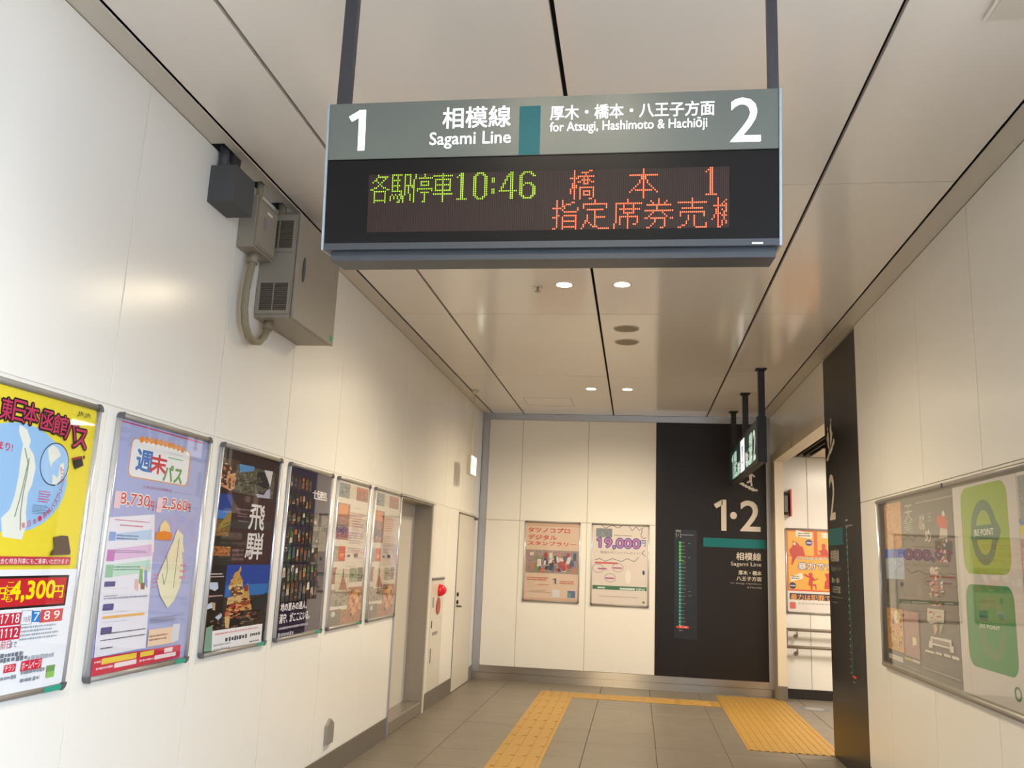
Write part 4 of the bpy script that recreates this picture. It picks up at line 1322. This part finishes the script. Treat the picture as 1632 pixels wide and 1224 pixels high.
GL = {
'kaku': "....#......|....######.|...#....#..|..##...#...|.#..#.#....|.....#.....|....#.#....|..##...##..|##.......##|..#######..|..#.....#..|..#.....#..|..#.....#..|..#.....#..|..#######..|..#.....#..",
'eki': ".######.####|.#..#...#..#|.#..#...#..#|.#####..#..#|.#..#...#..#|.#..#...#..#|.#####..####|.#..#...#.#.|.#..#...#.#.|.######.#.#.|......#.#.#.|.#.#.##.#..#|#.#.#.##...#|#.#.#.##...#|#....#.#...#|....##.#....",
'tei': "..#....#....|..#....#....|..#.########|.#..........|.#...#####..|.#...#...#..|##...#####..|##..........|.#.#########|.#.#.......#|.#...#####..|.#.....#....|.#.....#....|.#.....#....|.#.....#....|.#....##....",
'sha': ".....#.....|###########|.....#.....|.#########.|.#...#...#.|.#...#...#.|.#########.|.#...#...#.|.#...#...#.|.#########.|.....#.....|###########|.....#.....|.....#.....|.....#.....|.....#.....",
'1': "..##..|.###..|#.##..|..##..|..##..|..##..|..##..|..##..|..##..|..##..|..##..|..##..|..##..|..##..|######",
'0': "..####..|.##..##.|##....##|##....##|##....##|##....##|##....##|##....##|##....##|##....##|##....##|##....##|##....##|.##..##.|..####..",
':': "...|...|...|##.|##.|##.|...|...|...|##.|##.|##.|...|...|...",
'4': "......##..|.....###..|....####..|....#.##..|...##.##..|...#..##..|..##..##..|..#...##..|.##...##..|.#....##..|##########|......##..|......##..|......##..|......##..",
'6': "..#####..|.##...##.|##.....##|##.......|##.......|##.......|##.####..|###...##.|##.....##|##.....##|##.....##|##.....##|##.....##|.##...##.|..#####..",
'hashi': "...#.......##..|...#...####....|...#.....#.....|...#.#########.|.#####..#.#....|...#...#####...|...#.##.#.#.##.|..##....###....|..###..........|..###.########.|.#.#..#......#.|.#.#..#.####.#.|.#.#..#.#..#.#.|...#..#.####.#.|...#..#......#.|...#..#....##..",
'moto': ".......#.......|.......#.......|.......#.......|###############|......###......|......###......|.....#.#.#.....|.....#.#.#.....|....#..#..#....|...#...#...#...|..#....#....#..|.#.#########.#.|#......#......#|.......#.......|.......#.......|.......#.......",
'shi': "...#..#........|...#..#....##..|...#..#.###....|...#..##.......|.#####.#......#|...#..#.......#|...#...#######.|...#...........|...##..#######.|.###..#......#.|...#..#......#.|...#..########.|...#..#......#.|...#..#......#.|...#..########.|.##...#......#.",
'jo': ".......#.......|.......#.......|.#############.|.#...........#.|.#...........#.|...#########...|.......#.......|.......#.......|...#...#.......|...#...######..|...#...#.......|..##...#.......|..#.#..#.......|.#...#.#.......|.#....###......|#........######",
'seki': ".......#.......|.......#.......|.##############|.#...#....#....|.#...#....#....|.#.###########.|.#...#....#....|.#...######....|.#.....#.......|.#.##########..|.#.#...#....#..|.#.#...#....#..|.#.#...#....#..|#..#...#..##...|#......#.......|#......#.......",
'ken': ".......#.......|...#...#...#...|....#..#..#....|.#############.|......#........|......#........|###############|....#....#.....|...#......#....|..#........#...|##.########..##|.....#....#....|.....#....#....|....#.....#....|...#......#....|.##.....##.....",
'bai': ".......#.......|.......#.......|###############|.......#.......|.......#.......|..###########..|...............|.#############.|.#...........#.|.#...#..#....#.|.....#..#......|.....#..#......|....#...#......|....#...#.....#|..##....#.....#|##.......######",
'ki': "...#....|...#...#|...#..#.|...#.#.#|.#######|...#...#|..##.#.#|..##..##|..###.#.|.#.#.###|.#.#..#.|#..#..#.|...#.#.#|...#.#.#|...#.#..|...##...",
}
def led_text(spec, m, name):
    mb = MB()
    mb.flat2d = True
    for key, c0, r0 in spec:
        for r, row in enumerate(GL[key].split('|')):
            for c, ch in enumerate(row):
                if ch == '#' and c0 + c < 192:
                    a = DA0 + (c0 + c + 0.5) * PX; b = DB1 - (r0 + r + 0.5) * PY
                    w, h = PX * 0.28, PY * 0.40
                    mb.add([SF(a + x * w, b + y * h, 0.0002) for x, y in ((-1, -0.7), (0, -1), (1, -0.7), (1, 0.7), (0, 1), (-1, 0.7))], [(0, 1, 2, 3, 4, 5)])
    o = mb.build(name, m, blk)
    o['kind'] = 'stuff'
    return o
led_text([('kaku', 1, 0), ('eki', 12, 0), ('tei', 24, 0), ('sha', 36, 0), ('1', 49, 0), ('0', 58, 0), (':', 68, 0), ('4', 72, 0), ('6', 83, 0)], mat('led_green', '96c81e', emit=0.7), 'led_text_green')
led_text([('hashi', 109, 0), ('moto', 141, 0), ('1', 180, 0), ('shi', 100, 16), ('jo', 116, 16), ('seki', 133, 16), ('ken', 149, 16), ('bai', 166, 16), ('ki', 183, 16)], mat('led_red', 'ff6038', emit=1.7), 'led_text_red')
for px in (-0.950, 0.389):
    hw = 0.0205 if px < 0 else 0.015
    pl = box('hanger_pole', M_POLE, db, px - hw, px + hw, 2.43, 2.46, 2.83, ZC - 0.004)
    box('flange', M_POLE, pl, px - 0.05, px + 0.05, 2.395, 2.495, ZC - 0.008, ZC)

# ================================================================== SECOND HANGING SIGN
s2 = thing('hanging_sign', 'dark green lit hanging sign with 1 and 2 on three black poles', 'sign', (1.155, 9.55, 2.48))
box('housing', mat('sign_black_box', '1d1b1d', rough=0.4), s2, 1.117, 1.19, 8.34, 10.86, 2.48, 2.90, bev=0.003)
box('end_cap', mat('sign_black_box', '1d1b1d'), s2, 1.108, 1.194, 8.27, 8.34, 2.475, 2.91)
fc = box('face', mat('lit_dark_green', '123834', rough=0.35, emit=0.15), s2, 1.1155, 1.117, 8.42, 10.80, 2.515, 2.865)
for n_, it in enumerate(PRINTS['s2']):
    pr = Print(RF(1.1155), clip=(-10.8, -8.42, 2.515, 2.865), d0=0.0004 + n_ * 0.0001)
    k, P = it[0], it[-1]
    p = [(P[i], P[i + 1]) for i in range(0, len(P), 2)]
    if k == 'T':
        pr.text(it[1], *p[0], *p[1], mat('lit_s2_letter', 'c8e2de', emit=0.35), 0.025)
    elif k == 'R':
        pr.rect(*p[0], *p[1], mat('lit_s2_white', 'fbf4ff', emit=0.8))
    elif k == 'Q':
        pr.poly(p, mat('lit_s2_arrow', '5a4f78', emit=0.3))
    elif k == 'D':
        pr.dashes(*p[0], *p[1], 1, mat('lit_s2_small', '9fc4be', emit=0.5))
    o = pr.build(fc, KINDS[k])
    if k in 'TD':
        o['kind'] = 'stuff'
for y in (8.36, 9.60, 10.77):
    pl = box('hanger_pole', mat('sign_black_box', '1d1b1d'), s2, 1.133, 1.193, y - 0.03, y + 0.03, 2.89, ZC - 0.012)
    box('flange', mat('sign_black_box', '1d1b1d'), pl, 1.113, 1.213, y - 0.05, y + 0.05, ZC - 0.014, ZC)

# ================================================================== EXIT SIGN
ex = thing('exit_sign', 'small lit white and green exit sign hanging on a thin rod', 'exit sign', (-1.84, 9.62, 2.40))
box('housing', M_CREAM, ex, -1.895, -1.845, 9.50, 9.80, 2.405, 2.625, bev=0.008)
fc = box('face', mat('lit_exit_white', 'f4fff6', emit=1.3), ex, -1.845, -1.838, 9.515, 9.785, 2.415, 2.615)
pr = Print(LF(-1.838))
g = mat('lit_exit_green', '16a060', emit=0.5)
pr.ell(9.66, 2.555, 0.016, 0.016, g, 14)
pr.poly([(9.625, 2.535), (9.68, 2.54), (9.70, 2.51), (9.685, 2.505), (9.67, 2.525), (9.665, 2.50), (9.70, 2.46), (9.685, 2.45), (9.645, 2.49), (9.61, 2.455), (9.60, 2.465), (9.635, 2.51)], g)
pr.build(fc, 'pictogram')
MB().tube([(-1.87, 9.65, 2.62), (-1.87, 9.65, ZC - 0.001)], 0.008, 8).build('rod', M_CREAM, ex)
MB().tube([(-1.87, 9.65, ZC - 0.05), (-1.87, 9.65, ZC - 0.001)], [0.012, 0.045], 14).build('ceiling_rose', M_CREAM, ex)

# ================================================================== POSTER FRAMES
def half_rail(fn, a0, a1, b0, b1, vertical, d=0.02):
    """rounded aluminium rail lying on a wall: fn(a, b, d)"""
    mb = MB()
    n = 6
    prof = [(math.cos(math.pi * k / n), math.sin(math.pi * k / n)) for k in range(n + 1)]
    if vertical:
        c, r = (a0 + a1) / 2, (a1 - a0) / 2
        mb.prism([(c + r * x, d * y) for x, y in prof], lambda u, v, t: fn(u, t, v + 0.0006), b0, b1, True)
    else:
        c, r = (b0 + b1) / 2, (b1 - b0) / 2
        mb.prism([(c + r * x, d * y) for x, y in prof], lambda u, v, t: fn(t, u, v + 0.0006), a0, a1, True)
    return mb

def poster_frame(label, fn, a0, a1, b0, b1, key, sheet_col, sticker=True, shift=0.0, rw=0.022, group='framed posters'):
    c = Vector(fn((a0 + a1) / 2, b0, 0.0))
    t = thing('framed_poster', label, 'poster', c, group)
    sh = MB().prism([(a0 + 0.01, b0 + 0.01), (a1 - 0.01, b0 + 0.01), (a1 - 0.01, b1 - 0.01), (a0 + 0.01, b1 - 0.01)], fn, 0.0006, 0.006).build('sheet', ink(sheet_col), t)
    cl = (a0 + 0.018, a1 - 0.018, b0 + 0.018, b1 - 0.018)
    pr = Print(lambda a, b, d: fn(a, b, d + 0.006), clip=cl)
    run_print(pr, PRINTS[key], shift)
    pr.build(sh, 'print')
    MB().prism([(a0 + 0.012, b0 + 0.012), (a1 - 0.012, b0 + 0.012), (a1 - 0.012, b1 - 0.012), (a0 + 0.012, b1 - 0.012)], fn, 0.0146, 0.0156).build('cover', M_COVER, t)
    half_rail(fn, a0, a0 + rw, b0 + rw, b1 - rw, True).build('side_rail', M_CHROME, t)
    half_rail(fn, a1 - rw, a1, b0 + rw, b1 - rw, True).build('side_rail', M_CHROME, t)
    half_rail(fn, a0 + rw, a1 - rw, b0, b0 + rw * 1.2, False).build('bottom_rail', M_RAILG, t)
    half_rail(fn, a0 + rw, a1 - rw, b1 - rw * 1.2, b1, False).build('top_rail', M_RAILG, t)
    for ca, sa in ((a0, 1), (a1, -1)):
        for cb, sb in ((b0, 1), (b1, -1)):
            pts = []
            r = rw * 1.2
            for k in range(7):
                th = math.pi / 2 * k / 6
                pts.append((ca + sa * (r - r * math.cos(th)), cb + sb * (r - r * math.sin(th))))
            pts.append((ca + sa * r, cb + sb * r))
            MB().prism(pts, fn, 0.0006, 0.022).build('corner_cap', M_CAP, t)
    if sticker:
        MB().prism([(a1 - 0.12, b0 + 0.004), (a1 - 0.03, b0 + 0.004), (a1 - 0.03, b0 + 0.022), (a1 - 0.12, b0 + 0.022)], fn, 0.0206, 0.0216).build('sticker', M_GREEN, t)
    return t

LW = LF(XL)
PZ0, PZ1 = 0.975, 2.008
poster_frame('yellow framed travel pass poster with blue round map, leftmost on the left wall', LW, 2.235, 2.998, PZ0, PZ1, 'p0', 'f2dc3a')
poster_frame('pale lilac framed weekend pass poster with white logo box', LW, 3.112, 3.872, PZ0, PZ1, 'p1', 'a9b0dc')
poster_frame('dark brown framed poster with blue sky festival float photo', LW, 3.985, 4.728, PZ0, PZ1, 'p2', '331d21')
poster_frame('dark purple framed poster covered with rows of small photos', LW, 4.845, 5.60, PZ0, PZ1, 'p3', '2a2240')
poster_frame('pale framed collage poster beside the dark purple poster', LW, 5.70, 6.44, PZ0, PZ1, 'p4', 'e2d8cc')
poster_frame('pale framed collage poster next to the recessed door', LW, 6.568, 7.352, PZ0, PZ1, 'p4', 'e2d8cc', False, 0.872)
poster_frame('beige framed poster with red katakana title on the end wall', BF(YB), -1.43, -0.705, 0.975, 1.99, 'b1', 'd8a98a', False)
poster_frame('white framed poster with pink 19,000 lettering on the end wall', BF(YB), -0.57, 0.165, 0.965, 1.99, 'b2', 'e2d6cc', False)
poster_frame('orange framed warning poster with red figures on the stairway wall', BF(YH), 1.812, 2.56, 0.985, 2.012, 'op', 'e9e2dc', False)

# wide poster board on the right wall
RW_ = RF(XR)
bd = thing('poster_board', 'wide grey framed poster board with green square posters on the right wall', 'poster board', (XR, 4.7, 0.9))
A0, A1, B0, B1 = -6.285, -3.05, 0.90, 2.0
MB().prism([(A0 + .01, B0 + .01), (A1 - .01, B0 + .01), (A1 - .01, B1 - .01), (A0 + .01, B1 - .01)], RW_, 0.0006, 0.010).build('backing', ink('8a857e'), bd)
for key, a0, a1, hx_, nm in (('rb', -6.25, -4.855, '6b655f', 'dark grey map poster with orange photo strip'), ('rc', -4.85, -4.065, 'd6cfc8', 'white poster with two green rounded squares'), ('rd', -4.06, -3.09, 'd9d4cc', 'white newsprint style poster at the frame edge')):
    sh = MB().prism([(a0, B0 + .04), (a1, B0 + .04), (a1, B1 - .04), (a0, B1 - .04)], RW_, 0.010, 0.0125).build('poster_sheet', ink(hx_), bd)
    sh['label'] = nm
    pr = Print(lambda a, b, d: RW_(a, b, d + 0.0125), clip=(a0, a1, B0 + .04, B1 - .04))
    run_print(pr, PRINTS[key])
    pr.build(sh, 'print')
MB().prism([(A0 + .012, B0 + .012), (A1 - .012, B0 + .012), (A1 - .012, B1 - .012), (A0 + .012, B1 - .012)], RW_, 0.0246, 0.0262).build('cover', M_COVER, bd)
half_rail(RW_, A0, A0 + 0.028, B0 + .03, B1 - .03, True, 0.03).build('side_rail', M_CHROME, bd)
half_rail(RW_, A1 - 0.028, A1, B0 + .03, B1 - .03, True, 0.03).build('side_rail', M_CHROME, bd)
half_rail(RW_, A0, A1, B0, B0 + 0.042, False, 0.032).build('bottom_rail', M_RAILG, bd)
half_rail(RW_, A0, A1, B1 - 0.042, B1, False, 0.032).build('top_rail', M_RAILG, bd)
for a in (-4.95, -3.7):
    MB().prism([(a, B1 - 0.03), (a + 0.012, B1 - 0.03), (a + 0.012, B1 - 0.008), (a, B1 - 0.008)], RW_, 0.03, 0.036).build('latch', M_CAP, bd)

# ================================================================== EQUIPMENT ON THE LEFT WALL
gb = thing('junction_box', 'dark grey square box hanging highest on the left wall', 'junction box', (-1.97, 3.695, 3.098))
box('body', M_GREYBOX, gb, XL + 0.0005, -1.9045, 3.594, 3.798, 3.0986, 3.284, bev=0.002)
MB().tube([(-2.008, 3.66, 3.284), (-2.008, 3.66, ZC + 0.02)], 0.024, 10).build('neck', M_GREYBOX, gb)
box('conduit_block', mat('dark_conduit', '34333a', rough=0.6), gb, -1.99, -1.973, 3.68, 3.76, 3.284, ZC + 0.02)

sb = thing('switch_box', 'small beige box with a white switch handle between grey box and cabinet', 'switch box', (-1.98, 4.04, 2.995))
box('body', M_BEIGE, sb, XL + 0.0005, -1.945, 3.925, 4.165, 2.998, 3.28, bev=0.003)
lid = box('lid', M_BEIGE, sb, -1.945, -1.934, 3.935, 4.155, 3.008, 3.27, bev=0.002)
box('switch', mat('switch_grey', '83808a', rough=0.4), lid, -1.934, -1.931, 4.0, 4.03, 3.12, 3.18)
box('name_plate', M_WHITE, lid, -1.934, -1.9325, 4.03, 4.09, 3.215, 3.228)
mb = MB(); mb.box(-1.9345, -1.9335, 3.94, 4.15, 3.016, 3.019).box(-1.9345, -1.9335, 3.94, 4.15, 3.256, 3.259)
mb.build('lid_joint', M_BEIGED, lid)
MB().tube([(-1.995, 4.04, 3.28), (-1.995, 4.04, ZC + 0.02)], 0.018, 10).build('conduit', mat('beige_pipe', '8e846f', rough=0.5), sb)
pts = [(-1.985, 4.03, 2.996), (-1.985, 4.02, 2.94), (-1.985, 4.0, 2.87), (-1.985, 3.985, 2.78), (-1.985, 3.985, 2.69), (-1.985, 4.01, 2.615), (-1.985, 4.06, 2.565), (-1.985, 4.12, 2.550), (-1.985, 4.19, 2.565), (-1.985, 4.245, 2.61), (-1.985, 4.275, 2.655), (-1.985, 4.283, 2.6995)]
fx = thing('flexible_conduit', 'beige flexible conduit looping from the switch box to the cabinet', 'conduit', (-1.985, 4.12, 2.53))
MB().tube(pts, 0.0195, 12).build('pipe', mat('beige_pipe', '8e846f'), fx)
MB().tube([(-1.985, 4.03, 2.996), pts[1]], 0.026, 12).build('conduit_nut', mat('beige_pipe', '8e846f'), fx)
MB().tube([pts[-1], pts[-2]], 0.026, 12).build('conduit_nut', mat('beige_pipe', '8e846f'), fx)

cb = thing('equipment_cabinet', 'large beige steel cabinet with louvred vents high on the left wall', 'cabinet', (-1.93, 4.51, 2.70))
box('body', M_BEIGE, cb, XL + 0.0005, -1.835, 4.205, 4.815, 2.702, 3.285, bev=0.003)
dr = box('door', M_BEIGE, cb, -1.831, -1.815, 4.20, 4.82, 2.70, 3.287, bev=0.003)
box('door_gasket', M_DARK, cb, -1.8352, -1.8308, 4.208, 4.812, 2.708, 3.28)
MB().prism([(4.262 + 0.016 * math.cos(t * 0.3927) + 0.02, 2.995 + 0.07 * math.sin(t * 0.3927)) for t in range(16)], lambda u, v, q: (q, u, v), -1.815, -1.809).build('handle', M_GREYBOX, dr)
MB().box(-1.815, -1.8138, 4.755, 4.80, 2.72, 2.752).build('sticker', M_GREEN, dr)
for (x0, x1, z0, z1) in ((-2.032, -1.843, 2.722, 2.915), (-2.032, -1.843, 3.07, 3.268)):
    v = MB()
    for q in ((x0, x1, z0, z0 + 0.02), (x0, x1, z1 - 0.02, z1), (x0, x0 + 0.02, z0 + 0.02, z1 - 0.02), (x1 - 0.014, x1, z0 + 0.02, z1 - 0.02)):
        v.box(q[0], q[1], 4.196, 4.2052, q[2], q[3])
    vf = v.build('vent', M_BEIGE, cb)
    box('vent_recess', M_BEIGED, vf, x0 + 0.02, x1 - 0.014, 4.2035, 4.2052, z0 + 0.02, z1 - 0.02)
    for k in range(13):
        z = z0 + 0.028 + k * (z1 - z0 - 0.05) / 12
        box('louvre', mat('louvre_blade', '6f675c', rough=0.6), vf, x0 + 0.022, x1 - 0.016, 4.198, 4.2035, z - 0.0022, z + 0.0012)
    box('mullion', M_BEIGE, vf, (x0 + x1) / 2 - 0.003, (x0 + x1) / 2 + 0.003, 4.1972, 4.2035, z0 + 0.02, z1 - 0.02)
MB().tube([(-1.995, 4.335, 3.285), (-1.995, 4.335, ZC + 0.02)], 0.022, 10).build('conduit', mat('beige_pipe', '8e846f'), cb)

# fire hydrant cabinet
hy = thing('hydrant_cabinet', 'white flush fire hydrant cabinet with red lamp between the two doors', 'hydrant cabinet', (XL, 9.02, 0.165))
box('frame', M_SEAL, hy, XL - 0.0029, XL + 0.001, 8.733, 9.307, 0.168, 1.272)
box('upper_panel', M_DOOR, hy, XL + 0.001, XL + 0.005, 8.745, 9.295, 0.865, 1.245)
lp = box('door', M_DOOR, hy, XL + 0.001, XL + 0.005, 8.745, 9.295, 0.178, 0.855)
box('top_trim', M_CAP, hy, XL + 0.001, XL + 0.012, 8.74, 9.30, 1.255, 1.272)
box('name_text', M_RAILG, lp, XL + 0.005, XL + 0.0055, 8.86, 9.10, 0.70, 0.735)
box('latch', M_GREYBOX, lp, XL + 0.005, XL + 0.010, 8.79, 8.815, 0.78, 0.85)
box('latch', M_CAP, lp, XL + 0.005, XL + 0.010, 8.81, 8.83, 0.44, 0.58)
M_RED = mat('red_lamp', 'd81e28', rough=0.2, emit=0.25)
rings = [(XL + 0.005, 0.062), (XL + 0.018, 0.062), (XL + 0.045, 0.054), (XL + 0.07, 0.036), (XL + 0.082, 0.012)]
MB().tube([(x, 9.07, 1.145) for x, r in rings], [r for x, r in rings], 18).build('lamp', M_RED, hy)
MB().tube([(XL + 0.005, 9.05, 0.985), (XL + 0.014, 9.05, 0.985)], 0.082, 24).build('alarm_disc', mat('red_disc', 'b03a2c', rough=0.4), hy)
box('speaker_slot', M_RAILG, hy, XL + 0.005, XL + 0.007, 8.80, 8.86, 0.98, 1.08)

# socket cover
so = thing('socket_cover', 'small grey pointed cover plate low on the left wall', 'socket cover', (XL, 5.93, 0.23))
MB().prism([(5.855, 0.235), (5.985, 0.235), (5.985, 0.355), (5.92, 0.395), (5.855, 0.355)], LW, 0.0002, 0.022).build('cover', M_RAILG, so)
MB().prism([(5.868, 0.248), (5.972, 0.248), (5.972, 0.35), (5.92, 0.38), (5.868, 0.35)], LW, 0.022, 0.0235).build('lid', M_ALU, so)

# ================================================================== CEILING FITTINGS
M_LAMP = mat('lamp_glow', 'fff1dc', emit=9.0)
k = 0
wh_ = {5.75: 'near', 9.45: 'far', 0.75: 'overhead'}
for y in (0.75, 5.75, 9.45):
    for x, sd in ((-0.52, 'left'), (-0.12, 'right')):
        lb = {0.75: 'round ceiling downlight behind the viewer lighting the departure board, %s one', 5.75: 'larger round ceiling downlight just below the departure board, %s one', 9.45: 'smaller looking round ceiling downlight near the end wall, %s one'}[y] % sd
        t = thing('downlight', lb, 'downlight', (x, y, ZC - 0.004), 'ceiling downlights')
        mb = MB()
        n = 24
        ro, ri = 0.068, 0.055
        o1 = [(x + ro * math.cos(2 * math.pi * i / n), y + ro * math.sin(2 * math.pi * i / n), ZC - 0.0004) for i in range(n)]
        o2 = [(x + (ro - 0.003) * math.cos(2 * math.pi * i / n), y + (ro - 0.003) * math.sin(2 * math.pi * i / n), ZC - 0.004) for i in range(n)]
        o3 = [(x + ri * math.cos(2 * math.pi * i / n), y + ri * math.sin(2 * math.pi * i / n), ZC - 0.003) for i in range(n)]
        mb.add(o1 + o2 + o3, [(i, (i + 1) % n, n + (i + 1) % n, n + i) for i in range(n)] + [(n + i, n + (i + 1) % n, 2 * n + (i + 1) % n, 2 * n + i) for i in range(n)])
        mb.build('trim_ring', M_SOFF, t)
        MB().tube([(x, y, ZC - 0.0008), (x, y, ZC - 0.0022)], 0.056, 24).build('lamp', M_LAMP, t)
        sd_ = bpy.data.lights.new('downlight_beam', 'SPOT')
        sd_.energy = LAMP_W * 4; sd_.color = (1.0, 0.845, 0.59); sd_.spot_size = math.radians(163); sd_.spot_blend = 0.85; sd_.shadow_soft_size = 0.05
        so_ = bpy.data.objects.new('downlight_beam', sd_); COL.objects.link(so_); so_.parent = t; so_.location = (0, 0, -0.008)
sp = thing('sprinkler', 'tiny ceiling sprinkler head left of the near downlights', 'sprinkler', (-0.71, 5.79, ZC - 0.04))
MB().tube([(-0.71, 5.79, ZC), (-0.71, 5.79, ZC - 0.006)], 0.032, 16).build('escutcheon', M_SOFF, sp)
MB().tube([(-0.71, 5.79, ZC - 0.006), (-0.71, 5.79, ZC - 0.035)], 0.008, 8).build('stem', M_STEEL, sp)
MB().tube([(-0.71, 5.79, ZC - 0.035), (-0.71, 5.79, ZC - 0.038)], 0.02, 12).build('deflector', M_STEEL, sp)
M_SPK = mat('speaker_grille', 'a39a8b', rough=0.7)
for y, nm in ((6.91, 'nearer'), (7.35, 'farther')):
    t = thing('ceiling_speaker', 'round grey flush ceiling grille, %s of the two' % nm, 'speaker', (-0.105, y, ZC - 0.004), 'ceiling speaker grilles')
    MB().tube([(-0.105, y, ZC), (-0.105, y, ZC - 0.003)], 0.108, 32).build('rim', M_SOFF, t)
    MB().tube([(-0.105, y, ZC - 0.003), (-0.105, y, ZC - 0.0036)], 0.096, 32).build('grille', M_SPK, t)
cv = thing('ceiling_vent', 'pale raised ceiling panel at the top right corner of the view', 'ceiling vent', (1.32, 2.4, ZC - 0.02))
box('panel', M_WALL, cv, 1.155, 1.50, 1.95, 2.845, ZC - 0.016, ZC - 0.0005, bev=0.003)
box('rim', M_SOFF, cv, 1.165, 1.49, 1.96, 2.835, ZC - 0.019, ZC - 0.016, bev=0.001)

# ================================================================== TACTILE PAVING
TT = 0.389
def tac_tile(kind):
    mb = MB()
    g = TT / 2 - 0.0012
    mb.box(-g, g, -g, g, 0.0, 0.003, bev=0.0008)
    return mb.mesh('tactile_tile', M_YEL)
TB = tac_tile('base')
def bar_mesh(w, L, h=0.005):
    return MB().prism([(-w / 2, 0), (w / 2, 0), (w / 2 - 0.003, h), (-w / 2 + 0.003, h)], lambda u, v, t: (u, t, v), -L / 2, L / 2).mesh('ridge', M_YEL)
BAR = bar_mesh(0.034, TT - 0.03)
RID = bar_mesh(0.026, TT - 0.004)
BARX = MB().prism([(-0.017, 0), (0.017, 0), (0.014, 0.005), (-0.014, 0.005)], lambda u, v, t: (t, u, v), -(TT - 0.06) / 2, (TT - 0.06) / 2).mesh('ridge', M_YEL)
DOT = MB().tube([(0, 0, 0), (0, 0, 0.005)], [0.017, 0.011], 10).mesh('stud', M_YEL)
def place(root, x, y, bars):
    t = inst(TB, 'tactile_tile', root, (x, y, 0.0003))
    for me, nm, dx, dy in bars:
        inst(me, nm, t, (x + dx, y + dy, 0.0033))
offs4 = [(-1.5 + q) * TT / 4 for q in range(4)]
tp = thing('tactile_path', 'yellow tactile strip running along the floor away from the viewer', 'tactile paving', (-0.884, 8.0, 0))
y = 10.57 - TT / 2
first = True
while y > 2.0:
    if first:
        place(tp, -0.884, y, [(DOT, 'stud', a, b) for a in offs4 for b in offs4])
    else:
        place(tp, -0.884, y, [(BAR, 'ridge', a, 0) for a in offs4] if y > 6.0 else [])
    first = False
    y -= TT
tc_ = thing('tactile_path', 'yellow tactile strip running across in front of the end wall', 'tactile paving', (0.1, 10.375, 0))
for q in range(4):
    place(tc_, -0.884 + TT * (q + 1) + 0.001, 10.57 - TT / 2, [(BARX, 'ridge', 0, b) for b in offs4])
cut = inst(TB, 'tactile_tile', tc_, (-0.884 + TT * 4.5 + 0.039, 10.57 - TT / 2, 0.0003))
cut.scale.x = 0.19
td = thing('tactile_pad', 'wide yellow ridged tactile pad in front of the stairway', 'tactile paving', (1.33, 9.5, 0))
for i in range(2):
    for j in range(8):
        x = 0.945 + 0.0055 + TT * (i + 0.5); yy = 7.945 + TT * (j + 0.5)
        place(td, x, yy, [(RID, 'ridge', (-2.5 + q) * TT / 6, 0) for q in range(6)])
ground = struct(MB().box(XR + 0.14, 30, -30, 7.78, -0.3, -0.003).box(-30, XR + 0.14, -30, -3.2, -0.3, -0.003).build('floor_outside', mat('pale_bounce_ground', 'd0bfb0', rough=0.9, noise=0.05), None, (10, -10, -0.3)), 'unseen pale ground added to bounce daylight into the passage', 'ground')  # unseen reflector: pale warm colour bounces light onto ceiling and upper wall
